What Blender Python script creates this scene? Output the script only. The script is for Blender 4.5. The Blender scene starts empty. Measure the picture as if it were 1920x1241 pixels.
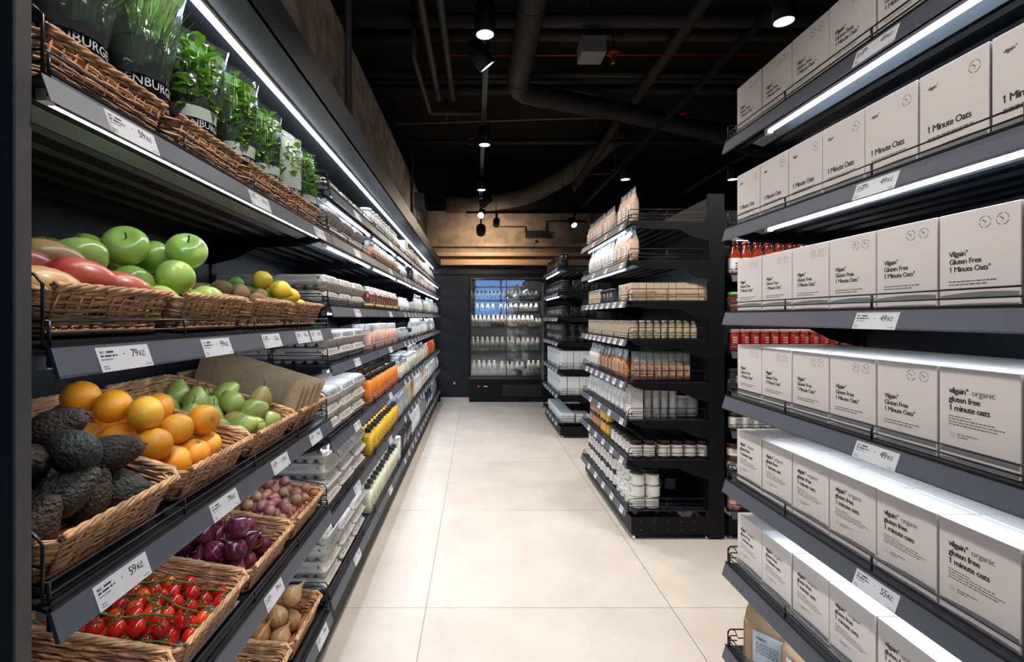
import bpy, math, random
from mathutils import Vector, Matrix, Euler
R = random.Random(11)
sc = bpy.context.scene
C = sc.collection
pi = math.pi
# ---------------------------------------------------------------- camera, world, exposure
F, H, CX, CY = 913.0, 1.42, 893.0, 595.0            # focal length in px, eye height, vanishing point
cam = bpy.data.cameras.new('camera'); camo = bpy.data.objects.new('camera', cam); C.objects.link(camo)
camo.location = (0, 0, H); camo.rotation_euler = (pi/2, 0, 0)
cam.sensor_width = 36; cam.lens = F/1920*36
cam.shift_x = (960-CX)/1920; cam.shift_y = (CY-620.5)/1920
cam.clip_start = .01; cam.clip_end = 100
sc.camera = camo
w = bpy.data.worlds.new('world'); sc.world = w; w.use_nodes = True
w.node_tree.nodes['Background'].inputs[0].default_value = (.16, .42, 1, 1)
w.node_tree.nodes['Background'].inputs[1].default_value = 2.2
sc.view_settings.view_transform = 'Standard'; sc.view_settings.look = 'None'
sc.view_settings.gamma = 1; sc.view_settings.use_curve_mapping = False
sc.view_settings.exposure = 0.9
LED_E, SPOT_W = 20.0, 58.0                          # shelf tubes, ceiling spots
try:
    sc.cycles.max_bounces = 8; sc.cycles.transparent_max_bounces = 24; sc.cycles.sample_clamp_indirect = 4
    sc.cycles.caustics_reflective = False; sc.cycles.caustics_refractive = False
except Exception: pass

# ---------------------------------------------------------------- materials
MATS = {}
def mat(name, c, rough=.5, metal=0, var=0, vs=20, stretch=None, bump=0, bs=60, emit=0, alpha=1, trans=0, coat=0, c2=None, island=0, spec=.5, ior=1.45, sss=0):
    if name in MATS: return MATS[name]
    m = bpy.data.materials.new(name); m.use_nodes = True
    nt = m.node_tree; N = nt.nodes; L = nt.links; b = N['Principled BSDF']
    col = (c[0], c[1], c[2], 1)
    b.inputs['Base Color'].default_value = col
    b.inputs['Roughness'].default_value = rough; b.inputs['Metallic'].default_value = metal
    b.inputs['Specular IOR Level'].default_value = spec; b.inputs['IOR'].default_value = ior
    if coat: b.inputs['Coat Weight'].default_value = coat; b.inputs['Coat Roughness'].default_value = .12
    if alpha < 1: b.inputs['Alpha'].default_value = alpha
    if trans: b.inputs['Transmission Weight'].default_value = trans
    if sss: b.inputs['Subsurface Weight'].default_value = sss; b.inputs['Subsurface Scale'].default_value = .01
    if emit: b.inputs['Emission Color'].default_value = col; b.inputs['Emission Strength'].default_value = emit
    def coords(scale):
        tc = N.new('ShaderNodeTexCoord'); mp = N.new('ShaderNodeMapping'); L.new(tc.outputs['Object'], mp.inputs[0])
        mp.inputs['Scale'].default_value = scale; return mp
    last = None
    if var or c2:
        mp = coords(stretch or (1, 1, 1)); n = N.new('ShaderNodeTexNoise'); n.inputs['Scale'].default_value = vs; n.inputs['Detail'].default_value = 5
        L.new(mp.outputs[0], n.inputs[0])
        r = N.new('ShaderNodeValToRGB'); L.new(n.outputs[0], r.inputs[0])
        d = c2 or tuple(x*(1-var) for x in c); e = c if c2 else tuple(min(1, x*(1+var)) for x in c)
        r.color_ramp.elements[0].color = (*d, 1); r.color_ramp.elements[1].color = (*e, 1)
        r.color_ramp.elements[0].position = .36; r.color_ramp.elements[1].position = .64
        last = r.outputs[0]
    if island:
        g = N.new('ShaderNodeNewGeometry'); mr = N.new('ShaderNodeMapRange'); L.new(g.outputs['Random Per Island'], mr.inputs[0])
        mr.inputs[3].default_value = 1-island; mr.inputs[4].default_value = 1+island*.55
        mx = N.new('ShaderNodeVectorMath'); mx.operation = 'SCALE'
        if last: L.new(last, mx.inputs[0])
        else: mx.inputs[0].default_value = c
        L.new(mr.outputs[0], mx.inputs['Scale']); last = mx.outputs[0]
    if last: L.new(last, b.inputs['Base Color'])
    if bump:
        mp = coords(stretch or (1, 1, 1)); n = N.new('ShaderNodeTexNoise'); n.inputs['Scale'].default_value = bs; n.inputs['Detail'].default_value = 4
        L.new(mp.outputs[0], n.inputs[0]); bp = N.new('ShaderNodeBump'); bp.inputs['Strength'].default_value = bump; bp.inputs['Distance'].default_value = .01
        L.new(n.outputs[0], bp.inputs['Height']); L.new(bp.outputs[0], b.inputs['Normal'])
    MATS[name] = m; return m

black = mat('black_powder_coat', (.0052, .0055, .0068), .5, bump=.15, bs=900, spec=.22)
blackpanel = mat('dark_panel', (.0072, .0086, .0140), .5, bump=.1, bs=400, spec=.3)
shelfm = mat('shelf_steel', (.014, .017, .025), .32, bump=.1, bs=500, spec=.4)
reflm = mat('led_reflection_strip', (.20, .24, .29), .35, metal=.3)  # pale colour stands in for the tube's reflection on the shelf underside
railm = mat('price_rail', (.070, .077, .102), .45, bump=.12, bs=900)
wire = mat('black_wire', (.012, .012, .014), .3)
ledm = mat('led_tube', (.80, .90, 1.0), .4, emit=LED_E)
ledc = mat('canopy_led', (.80, .90, 1.0), .4, emit=LED_E*1.1)
white = mat('white_plastic', (.78, .79, .80), .35)
tagw = mat('tag_white', (.58, .59, .63), .5)
taggrey = mat('tag_grey', (.20, .205, .22), .5)
ink = mat('ink', (.03, .03, .035), .6)
inkg = mat('ink_grey', (.13, .13, .135), .6)
redink = mat('ink_red', (.6, .03, .03), .5)
steel = mat('steel', (.55, .55, .55), .28, metal=1)
chrome_d = mat('dark_metal', (.08, .08, .08), .3, metal=.8)

# ---------------------------------------------------------------- mesh helpers
class MB:
    def __init__(s): s.v = []; s.f = []; s.m = []; s.s = []
    def add(s, vs, fs, mi=0, sm=False, M=None):
        o = len(s.v)
        s.v += [tuple(M @ Vector(p)) for p in vs] if M else [tuple(p) for p in vs]
        for f in fs: s.f.append([i+o for i in f]); s.m.append(mi); s.s.append(sm)
    def box(s, x0, x1, y0, y1, z0, z1, mi=0, M=None, bev=0):
        if bev:
            P = []; b = bev
            for sx in (0, 1):
                for sy in (0, 1):
                    for sz in (0, 1):
                        X, Y, Z = (x0, x1)[sx], (y0, y1)[sy], (z0, z1)[sz]
                        ix, iy, iz = X+(b if sx == 0 else -b), Y+(b if sy == 0 else -b), Z+(b if sz == 0 else -b)
                        P += [(X, iy, iz), (ix, Y, iz), (ix, iy, Z)]
            c = lambda a, q, r, k: (a*4+q*2+r)*3+k
            fs = [[c(0,0,0,0), c(0,0,1,0), c(0,1,1,0), c(0,1,0,0)], [c(1,0,0,0), c(1,1,0,0), c(1,1,1,0), c(1,0,1,0)],
                  [c(0,0,0,1), c(1,0,0,1), c(1,0,1,1), c(0,0,1,1)], [c(0,1,0,1), c(0,1,1,1), c(1,1,1,1), c(1,1,0,1)],
                  [c(0,0,0,2), c(0,1,0,2), c(1,1,0,2), c(1,0,0,2)], [c(0,0,1,2), c(1,0,1,2), c(1,1,1,2), c(0,1,1,2)]]
            for a in (0, 1):
                for q in (0, 1):
                    fs += [[c(a,q,0,0), c(a,q,1,0), c(a,q,1,1), c(a,q,0,1)], [c(a,0,q,0), c(a,1,q,0), c(a,1,q,2), c(a,0,q,2)], [c(0,a,q,1), c(1,a,q,1), c(1,a,q,2), c(0,a,q,2)]]
                    for r in (0, 1): fs.append([c(a,q,r,0), c(a,q,r,1), c(a,q,r,2)])
            s.add(P, fs, mi, False, M); return
        v = [(x, y, z) for x in (x0, x1) for y in (y0, y1) for z in (z0, z1)]
        s.add(v, [[0,1,3,2], [4,6,7,5], [0,4,5,1], [2,3,7,6], [0,2,6,4], [1,5,7,3]], mi, False, M)
    def tube(s, pts, r, n=6, mi=0, closed=False, sm=True, M=None):
        pts = [Vector(p) for p in pts]; k = len(pts); vs = []
        rr = r if isinstance(r, (list, tuple)) else [r]*k
        up = None
        for i, p in enumerate(pts):
            a = pts[i-1] if (i or closed) else p; b = pts[(i+1) % k] if (i < k-1 or closed) else p
            t = (b-a).normalized() if (b-a).length else Vector((0, 0, 1))
            if up is None: up = t.orthogonal().normalized()
            up = (up - t*up.dot(t)); up = up.normalized() if up.length > 1e-6 else t.orthogonal().normalized()
            q = t.cross(up)
            for j in range(n):
                an = 2*pi*j/n; vs.append(p + up*math.cos(an)*rr[i] + q*math.sin(an)*rr[i])
        fs = []
        for i in range(k if closed else k-1):
            a, b = i*n, ((i+1) % k)*n
            for j in range(n): fs.append([a+j, a+(j+1) % n, b+(j+1) % n, b+j])
        if not closed: fs += [list(range(n))[::-1], list(range((k-1)*n, k*n))]
        s.add(vs, fs, mi, sm, M)
    def lathe(s, prof, n=16, mi=0, sm=True, M=None, sx=1, sy=1, mis=None, cap=(1, 1)):
        vs = []; fs = []; ms = []
        for r, z in prof:
            for j in range(n):
                a = 2*pi*j/n; vs.append((max(r, 1e-4)*math.cos(a)*sx, max(r, 1e-4)*math.sin(a)*sy, z))
        for i in range(len(prof)-1):
            for j in range(n): fs.append([i*n+j, i*n+(j+1) % n, (i+1)*n+(j+1) % n, (i+1)*n+j]); ms.append(mis[i] if mis else mi)
        if cap[0]: fs.append(list(range(n))[::-1]); ms.append(ms[0])
        if cap[1]: fs.append(list(range((len(prof)-1)*n, len(prof)*n))); ms.append(ms[-2] if cap[0] else ms[-1])
        o = len(s.f); s.add(vs, fs, mi, sm, M); s.m[o:] = ms
    def prism(s, poly, a, b, axis='x', mi=0, M=None):   # poly in the other two axes
        n = len(poly); P = {'x': lambda t, u, v: (t, u, v), 'y': lambda t, u, v: (u, t, v), 'z': lambda t, u, v: (u, v, t)}[axis]
        vs = [P(a, *p) for p in poly]+[P(b, *p) for p in poly]
        s.add(vs, [list(range(n)), list(range(n, 2*n))[::-1]]+[[i, n+i, n+(i+1) % n, (i+1) % n] for i in range(n)], mi, False, M)
    def quad(s, x, z, w_, h, y=0, mi=0, M=None): s.add([(x, y, z), (x+w_, y, z), (x+w_, y, z+h), (x, y, z+h)], [[0, 1, 2, 3]], mi, False, M)
    def build(s, name, mats):
        me = bpy.data.meshes.new(name); me.from_pydata(s.v, [], s.f); me.update()
        for m in (mats if isinstance(mats, (list, tuple)) else [mats]): me.materials.append(m)
        me.polygons.foreach_set('material_index', s.m); me.polygons.foreach_set('use_smooth', s.s)
        me.update(); return me
TXT = {}
def text(mb, st, x, z, size, mi, y=-.0004, bold=0, M=None, align='L', sp=1.0, ital=0):
    heavy = bold; bold = 0
    """flat lettering on the local front (facing -Y): baseline start x,z ; size = em height"""
    k = (st, bold, sp, ital)
    if k not in TXT:
        cu = bpy.data.curves.new('t', 'FONT'); cu.body = st; cu.size = 1; cu.offset = bold; cu.fill_mode = 'FRONT'; cu.resolution_u = 2; cu.space_character = sp; cu.shear = ital
        o = bpy.data.objects.new('t', cu); C.objects.link(o); dg = bpy.context.evaluated_depsgraph_get()
        me = bpy.data.meshes.new_from_object(o.evaluated_get(dg))
        TXT[k] = ([(v.co.x, v.co.y) for v in me.vertices], [list(p.vertices) for p in me.polygons])
        bpy.data.objects.remove(o); bpy.data.meshes.remove(me); bpy.data.curves.remove(cu)
    vs, fs = TXT[k]
    if not vs: return
    if st[0] == '1' and st[1:2] == ' ':
        x_ = min(p[0] for p in vs); t_ = max(p[1] for i_, p in enumerate(vs) if p[0] < x_+.09)
        mb.add([(x+size*(x_+a), y, z+size*(t_+b)) for a, b in ((.04, 0), (-.15, -.12), (-.15, -.21), (.04, -.10))], [[0, 1, 2, 3]], mi, False, M)
    if align == 'R': x -= max(p[0] for p in vs)*size
    if align == 'C': x -= max(p[0] for p in vs)*size/2
    for dx, dz in ([(0, 0)] if heavy <= 0 else [(-heavy*.9, 0), (heavy*.9, 0), (0, heavy*.7), (0, -heavy*.7)]):
        mb.add([(x+(a+dx)*size, y-dx*.002*size, z+(b+dz)*size) for a, b in vs], fs, mi, False, M)
def inkrow(mb, x, z, w_, h, mi, y=-.0004, M=None, seed=1):
    r = random.Random(seed); t = 0
    while t < w_-h:
        l = min(w_-t, r.uniform(1.5, 5)*h); mb.quad(x+t, z, l, h, y, mi, M); t += l+h*.9

# ---------------------------------------------------------------- object helpers
def obj(name, me, parent=None, loc=(0, 0, 0), rot=0, scale=None):
    o = bpy.data.objects.new(name, me); C.objects.link(o)
    if parent: o.parent = parent
    o.location = loc; o.rotation_euler = rot if isinstance(rot, (tuple, list, Euler)) else (0, 0, rot)
    if scale: o.scale = scale if isinstance(scale, (tuple, list)) else (scale,)*3
    return o
SEEN = {}
def tag(o, label, cat, group=None):
    ws = label.split()
    if len(ws) > 16: print('LONG', len(ws), label)
    if len(ws) < 4: print('SHORT', label)
    o['label'] = label; o['category'] = cat
    if group: o['group'] = group
    return o
def thing(name, label, cat, loc=(0, 0, 0), rot=0, group=None, scale=None):
    return tag(obj(name, None, None, loc, rot, scale), label, cat, group)
def struct(name, me, loc=(0, 0, 0), rot=0):
    o = obj(name, me, None, loc, rot); o['kind'] = 'structure'; return o
def spawn(P, label, loc, rot=0, group=None, scale=None, cat=None, name=None):
    """P = (name, category, [(part, mesh, [subparts])]) ; one mesh => a one-mesh thing"""
    n, c, parts = P
    if len(parts) == 1:
        return tag(obj(name or n, parts[0][1], None, loc, rot, scale), label, cat or c, group)
    t = thing(name or n, label, cat or c, loc, rot, group, scale)
    for p in parts:
        q = obj(p[0], p[1], t)
        for s_ in (p[2] if len(p) > 2 else []): obj(s_[0], s_[1], q)
    return t
_o = 'first second third fourth fifth sixth seventh eighth ninth tenth eleventh twelfth thirteenth fourteenth fifteenth sixteenth seventeenth eighteenth nineteenth twentieth'.split()
def nth(i):
    i += 1
    return _o[i-1] if i <= 20 else str(i)+({1: 'st', 2: 'nd', 3: 'rd'}.get(i % 10, 'th'))
LEFT, RIGHT = pi/2, -pi/2                                  # fronts that face the aisle from either side
# ---------------------------------------------------------------- the room
w.node_tree.nodes['Background'].inputs[1].default_value = .02
concrete = mat('concrete', (.24, .18, .125), .9, var=.22, vs=7, bump=.5, bs=55)
concrete_l = mat('concrete_left', (.22, .18, .135), .9, c2=(.10, .075, .05), vs=9, bump=.9, bs=38)
ribm = mat('warm_lit_rib', (.42, .26, .155), .6)  # concrete ribs, the orange of the warm light put into their colour
ceilm = mat('black_ceiling', (.006, .005, .0045), .9)
ductm = mat('painted_duct', (.026, .022, .018), .7, bump=.2, bs=30)
ductb = mat('beige_duct', (.13, .10, .065), .8, bump=.4, bs=60)
redm = mat('sprinkler_red', (.35, .015, .01), .4)
def floor_mat():
    m = bpy.data.materials.new('porcelain_floor'); m.use_nodes = True; nt = m.node_tree; N = nt.nodes; L = nt.links; b = N['Principled BSDF']
    tc = N.new('ShaderNodeTexCoord'); mp = N.new('ShaderNodeMapping'); L.new(tc.outputs['Object'], mp.inputs[0]); mp.inputs['Location'].default_value = (.246, .017, 0)
    br = N.new('ShaderNodeTexBrick'); L.new(mp.outputs[0], br.inputs[0]); br.offset = 0; br.squash = 1
    br.inputs['Color1'].default_value = (.585, .525, .465, 1); br.inputs['Color2'].default_value = (.615, .555, .495, 1); br.inputs['Mortar'].default_value = (.20, .18, .155, 1)
    br.inputs['Scale'].default_value = 1; br.inputs['Mortar Size'].default_value = .0022; br.inputs['Mortar Smooth'].default_value = .2
    br.inputs['Brick Width'].default_value = 1.2; br.inputs['Row Height'].default_value = 1.2
    n = N.new('ShaderNodeTexNoise'); L.new(tc.outputs['Object'], n.inputs[0]); n.inputs['Scale'].default_value = 2.6; n.inputs['Detail'].default_value = 8; n.inputs['Roughness'].default_value = .62
    r = N.new('ShaderNodeValToRGB'); L.new(n.outputs[0], r.inputs[0]); r.color_ramp.elements[0].color = (.86, .845, .83, 1); r.color_ramp.elements[0].position = .3; r.color_ramp.elements[1].position = .7; r.color_ramp.elements[1].color = (1.06, 1.05, 1.04, 1)
    mx = N.new('ShaderNodeMixRGB'); mx.blend_type = 'MULTIPLY'; mx.inputs[0].default_value = 1; L.new(br.outputs[0], mx.inputs[1]); L.new(r.outputs[0], mx.inputs[2]); L.new(mx.outputs[0], b.inputs['Base Color'])
    n2 = N.new('ShaderNodeTexNoise'); L.new(tc.outputs['Object'], n2.inputs[0]); n2.inputs['Scale'].default_value = 60
    mr = N.new('ShaderNodeMapRange'); L.new(n2.outputs[0], mr.inputs[0]); mr.inputs[3].default_value = .30; mr.inputs[4].default_value = .48; L.new(mr.outputs[0], b.inputs['Roughness'])
    bp = N.new('ShaderNodeBump'); bp.inputs['Strength'].default_value = .04; L.new(n2.outputs[0], bp.inputs['Height']); L.new(bp.outputs[0], b.inputs['Normal'])
    return m
YB, ZC, YF, XL, XR = 8.2, 4.1, -3.0, -1.3, 5.2
def sbox(name, x0, x1, y0, y1, z0, z1, m): mb = MB(); mb.box(x0, x1, y0, y1, z0, z1); return struct(name, mb.build(name, m))
sbox('floor', XL-.1, XR+.1, YF-.1, YB+.1, -.1, 0, floor_mat())
sbox('ceiling', XL-.1, XR+.1, YF-.1, YB+.1, ZC, ZC+.1, ceilm)
mb = MB(); mb.box(XL-.1, XL, YF, YB, 0, ZC, 0); struct('wall_left', mb.build('wall_left', ceilm))
sbox('wall_right', XR, XR+.1, YF, YB, 0, ZC, ceilm)
mb = MB()                                            # back wall: dark cladding below, board-marked concrete above, black void at the top
mb.box(XL, -.115, YB, YB+.1, 0, 2.28, 0); mb.box(1.20, XR, YB, YB+.1, 0, 2.28, 0); mb.box(-.115, 1.20, YB, YB+.1, 2.135, 2.28, 0); mb.box(XL, XR, YB, YB+.1, 2.28, 3.21, 1); mb.box(XL, XR, YB+.05, YB+.1, 3.21, ZC, 2)
mb.box(XL, XR, YB-.03, YB, 2.145, 2.275, 0)
for x in (-.62, -.24): mb.box(x, x+.006, YB-.003, YB, 0, 2.05, 2)
struct('wall_back', mb.build('wall_back', [blackpanel, concrete, ceilm]))
for i, (z0, z1, d, m_) in enumerate([(2.60, 2.66, .10, concrete), (2.44, 2.50, .12, ribm), (2.29, 2.38, .14, ribm)]):
    sbox('trim_%d' % (i+1), XL, XR, YB-d, YB, z0, z1, m_)
# concrete downstand beam above the left shelving, with a painted lower band
mb = MB(); mb.box(XL, -.825, -1.0, YB, 2.75, 3.21, 0); mb.box(XL, -.828, -1.0, YB, 2.40, 2.75, 1)
struct('trim_4', mb.build('concrete_beam', [concrete_l, mat('grey_band', (.10, .095, .09), .7, bump=.3, bs=200)]))
mb = MB(); mb.box(-.60, -.12, YB-.012, YB, 0, .075); struct('baseboard_back', mb.build('baseboard_back', mat('stone_skirting', (.45, .42, .37), .5, var=.08, vs=30)))
# front wall behind the camera: shop window with cold daylight
mb = MB()
mb.box(XL, -.9, YF-.1, YF, 0, ZC); mb.box(3.2, XR, YF-.1, YF, 0, ZC); mb.box(-.9, 3.2, YF-.1, YF, 0, 1.5); mb.box(-.9, 3.2, YF-.1, YF, 2.9, ZC); mb.box(-.9, -.1, YF-.1, YF, 1.5, 2.9); mb.box(2.1, 3.2, YF-.1, YF, 1.5, 2.9)
struct('wall_front', mb.build('wall_front', ceilm))
mb = MB(); mb.box(-.1, 2.1, YF-.06, YF-.05, 1.5, 2.9, 0)
for x in (-.1, .95, 2.04): mb.box(x, x+.06, YF-.07, YF, 1.5, 2.9, 1)
for z in (2.05, 2.4, 2.6): mb.box(-.1, 2.1, YF-.07, YF, z, z+.05, 1)
struct('window_1', mb.build('window_1', [mat('daylit_shop_window', (.22, .48, 1.0), .3, emit=1.2), black]))

# wall socket by the fridge
mb = MB(); px, py = 852, 718; d = YB-.003; x = (px-CX)/F*d; z = H-(py-CY)/F*d
mb.box(x-.04, x+.04, YB-.012, YB, z-.04, z+.04, 0, bev=.004); mb.lathe([(.024, 0), (.024, .004), (.018, .004), (.018, .001)], 16, 1, True, Matrix.Translation((x, YB-.012, z)) @ Matrix.Rotation(pi/2, 4, 'X'))
t = thing('wall_socket', 'small black power socket low on the dark back wall left of the fridge', 'socket', (x, YB-.012, z-.04))
o = obj('socket_plate', mb.build('socket', [black, steel]), t); o.location = (-x, -(YB-.012), -(z-.04))

# ---------------------------------------------------------------- ceiling services
def W_(px, py, d): return Vector(((px-CX)/F*d, d, H-(py-CY)/F*d))
def duct(name, label, cat, pts, r, m, n=14, rings=0, group=None):
    mb = MB(); P = [Vector(p) for p in pts]
    Q = []
    for i, p in enumerate(P):                        # rounded elbows
        if 0 < i < len(P)-1:
            a = p+(P[i-1]-p).normalized()*min(r*2, (P[i-1]-p).length*.45); b = p+(P[i+1]-p).normalized()*min(r*2, (P[i+1]-p).length*.45)
            for k in range(5): t_ = k/4; Q.append(a*(1-t_)**2+p*2*t_*(1-t_)+b*t_**2)
        else: Q.append(p)
    o = Q[0].copy(); Q = [q-o for q in Q]
    mb.tube(Q, r, n, 0)
    if rings:
        for i in range(len(Q)-1):
            L_ = (Q[i+1]-Q[i]).length; k = 1
            while k*rings < L_: c = Q[i].lerp(Q[i+1], k*rings/L_); dv = (Q[i+1]-Q[i]).normalized()*.012; mb.tube([c-dv, c+dv], r*1.08, n, 0); k += 1
    tag(obj(name, mb.build(name, m), None, o), label, cat, group)
duct('air_duct', 'wide round black air duct running along the ceiling over the aisle then turning right', 'duct', [(.40, -1, 3.62), (.39, 4.75, 3.62), W_(1165, 210, 5.4), W_(1400, 262, 5.9), W_(1560, 300, 6.2)], .10, ductm, 20, 1.1)
duct('ceiling_pipe', 'left one of two long dark pipes above the aisle running lengthways', 'pipe', [(-.41, -1, 3.62), (-.38, 4.9, 3.62)], .028, ductm, group=None)
duct('ceiling_pipe', 'right one of two long dark pipes above the aisle running lengthways', 'pipe', [(-.30, -1, 3.66), (-.24, 5.0, 3.66)], .028, ductm)
duct('ceiling_pipe', 'dark pipe with an elbow beside the long pipes, near the left wall', 'pipe', [(-.50, 3.9, 4.0), (-.50, 3.9, 3.50), (-.47, 4.95, 3.50), (.1, 4.95, 3.50)], .022, ductm)
for k, (py, d, r_, lab) in enumerate([(38, 3.95, .055, 'nearest'), (66, 4.3, .05, 'second nearest'), (140, 4.9, .03, 'thin middle'), (150, 5.1, .03, 'lower thin'), (168, 5.3, .05, 'thick farther')]):
    z = H-(py-CY)/F*d; duct('cross_pipe', lab+' dark pipe crossing the ceiling from side to side', 'pipe', [(-1.2, d, z), (4.9, d, z)], r_, ductm)
z = H-(266-CY)/F*6.6
duct('cross_pipe', 'far dark pipe with red sprinkler caps crossing the ceiling', 'pipe', [(-.9, 6.6, z), (4.9, 6.6, z)], .035, ductm)
duct('cross_pipe', 'thin pale pipe crossing the ceiling just above the sprinklers', 'pipe', [W_(740, 233, 6.0), W_(1060, 222, 6.0), W_(1330, 218, 6.2)], .012, mat('pipe_grey', (.12, .11, .10), .5))
duct('air_duct', 'square-cut dark duct slanting down across the ceiling to the right of the aisle', 'duct', [W_(1335, -20, 3.6), W_(1192, 186, 5.2)], .055, ductm)
duct('air_duct', 'dark duct slanting down behind the first one toward the far aisle', 'duct', [W_(1160, 225, 5.9), W_(1080, 350, 7.4)], .06, ductm)
duct('flexible_duct', 'pale beige flexible duct curving above the back wall', 'duct', [W_(838, 384, 8.0), W_(900, 383, 7.95), W_(985, 370, 7.9), W_(1050, 337, 7.7), W_(1105, 300, 7.4), W_(1165, 245, 6.9)], .135, ductb, 18, .22)
duct('red_pipe', 'thin red sprinkler pipe crossing the ceiling', 'pipe', [W_(845, 104, 4.2), W_(1425, 102, 4.2)], .007, redm, 8)
duct('red_pipe', 'short red pipe crossing the far ceiling', 'pipe', [W_(1095, 328, 7.0), W_(1165, 324, 7.0)], .008, redm, 8)
for px, py, d, lab in [(837, 214, 6.0, 'left one above the pale pipe'), (1281, 214, 6.1, 'right one above the pale pipe'), (882, 262, 6.6, 'under the far cross pipe left of the track'), (1125, 265, 6.6, 'under the far cross pipe, right of the aisle'), (1077, 350, 7.3, 'at the foot of the slanting duct'), (1153, 321, 6.3, 'on the short red pipe'), (1150, 101, 4.2, 'beside the white ceiling box')]:
    p = W_(px, py, d); s_ = 1.0 if d > 5 else 1.25
    t = thing('sprinkler', 'small red sprinkler head '+lab, 'sprinkler', p, 0, None, s_)
    mb = MB(); mb.lathe([(.0, .03), (.03, .03), (.045, .0), (.03, -.008), (0, -.008)], 12, 0); obj('cap', mb.build('cap', redm), t)
    mb = MB(); mb.lathe([(.012, -.008), (.012, -.03), (.02, -.045), (.006, -.06), (.02, -.065), (.001, -.067)], 10, 0); obj('nozzle', mb.build('nozzle', mat('brass', (.5, .36, .12), .35, metal=.9)), t)
    mb = MB(); mb.tube([(0, 0, .03), (0, 0, ZC-p.z)], .007, 6); t_ = obj('drop_pipe', mb.build('drop_pipe', ductm), t)
    t_.scale = (1, 1, 1/s_)
p = W_(1109, 94, 4.0); mb = MB(); mb.box(-.10, .10, -.10, .10, -.07, .07, 0, bev=.006)
t = thing('ceiling_box', 'white square control box hanging under the black ceiling', 'box', p); obj('housing', mb.build('box', mat('box_white', (.22, .205, .18), .6)), t)
mb = MB(); mb.tube([(0, 0, .07), (0, 0, ZC-p.z)], .01, 6); obj('hanger', mb.build('hanger', ductm), t)
# fridge-side conduit box and surface conduits on the back wall
mb = MB(); p = W_(1006, 440, YB); mb.box(-.19, .19, -.1, 0, -.06, .05, 0, bev=.005)
tag(obj('junction_box', mb.build('jb', chrome_d), None, (p.x, YB, p.z)), 'dark grey junction box on the concrete back wall', 'box')
def cond(label, pts): duct('conduit', label, 'conduit', [W_(a, b, YB-.03) for a, b in pts], .012, chrome_d, 8)
cond('dark conduit stepping down to the junction box from the left', [(932, 393), (932, 425), (985, 425), (985, 436)])
cond('dark conduit stepping down to the junction box from the right', [(1100, 415), (1024, 415), (1024, 436)])
cond('dark conduit running low along the back wall', [(826, 461), (1002, 461), (1006, 450)])
cond('thin dark conduit going up the far end of the back wall', [(1110, 393), (1110, 455)])
# left beam fittings
mb = MB(); mb.box(0, .12, -.12, .12, -.10, .10, 0, bev=.004); mb.tube([(.03, 0, -.1), (.03, .3, -.5)], .012, 6, 0)
p = W_(790, 379, 6.6); tag(obj('wall_box', mb.build('wb', chrome_d), None, (-.825, 6.6, p.z)), 'small dark electrical box high on the concrete beam', 'box')
for k, (y_, z1) in enumerate([(3.05, 3.9), (6.1, 3.55)]):
    mb = MB(); mb.tube([(0, 0, -.30), (0, 0, z1-2.9)], .022, 8); tag(obj('conduit', mb.build('vc', ductm), None, (-.80, y_, 2.9)), ('nearer' if k == 0 else 'farther')+' dark vertical pipe in front of the concrete beam', 'conduit')

# ---------------------------------------------------------------- ceiling spotlights
lensm = mat('spot_lens', (1, .97, .93), .3, emit=9)
def spotlight(label, pos, tilt=(0, 0), r=.052, h=.15, W=None, ang=132, stem=True, color=(1, .93, .86)):
    """pos = centre of the lens; tilt = (rotX, rotY) of the head"""
    t = thing('track_spotlight', label, 'spotlight', pos)
    rot = Euler((tilt[0], tilt[1], tilt[2] if len(tilt) > 2 else 0))
    mb = MB(); mb.lathe([(r*.86, .0), (r, -.0), (r, h), (r*.8, h+.01), (0.001, h+.01)], 20, 0, cap=(0, 1)); mb.lathe([(r*.86, .0), (r*.82, .008), (r*.84, .010), (r*.80, .02)], 20, 1, cap=(0, 0))
    obj('lamp_head', mb.build('head', [black, chrome_d]), t, (0, 0, 0), rot)
    mb = MB(); mb.lathe([(r*.82, .004), (r*.78, .008), (r*.60, .006), (r*.56, .010), (r*.40, .008), (r*.36, .012), (.001, .012)], 24, 0, cap=(0, 1)); obj('lens', mb.build('lens', lensm), t, (0, 0, 0), rot)
    if stem:
        mb = MB(); mb.tube([(0, 0, h*.6), (0, 0, 3.02-pos[2])], .012, 8); mb.box(-.018, .018, -.05, .05, 2.99-pos[2], 3.02-pos[2], 0); obj('stem', mb.build('stem', black), t)
    if W is None: W = SPOT_W
    if W:
        l = bpy.data.lights.new('spot', 'SPOT'); l.energy = W; l.spot_size = math.radians(ang); l.spot_blend = .85; l.shadow_soft_size = r*.8; l.color = color
        lo = bpy.data.objects.new('lamp', l); C.objects.link(lo); lo.parent = t; lo.rotation_euler = rot; lo.location = rot.to_matrix() @ Vector((0, 0, -.005))
mb = MB(); mb.box(-.018, .018, -2.5, 6.9, 3.02, 3.05, 0)
for y in (-2, 0, 2, 3.6, 5.2, 6.7): mb.tube([(0, y, 3.05), (0, y, ZC)], .005, 6)
tag(obj('light_track', mb.build('track', chrome_d), None, (.06, 0, 0)), 'long black light track hanging over the middle of the aisle', 'light track')
mb = MB(); mb.box(-.15, 2.6, -.018, .018, 2.99, 3.02, 0)
for x in (.3, 1.3, 2.5): mb.tube([(x, 0, 3.02), (x, 0, ZC)], .005, 6)
tag(obj('light_track', mb.build('track', black), None, (0, 7.35, 0)), 'black light track crossing in front of the back wall', 'light track')
mb = MB(); mb.box(-.018, .018, -2.5, 7.2, 3.02, 3.05, 0)
tag(obj('light_track', mb.build('track', black), None, (1.55, 0, 0)), 'black light track over the right-hand shelves', 'light track')
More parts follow.
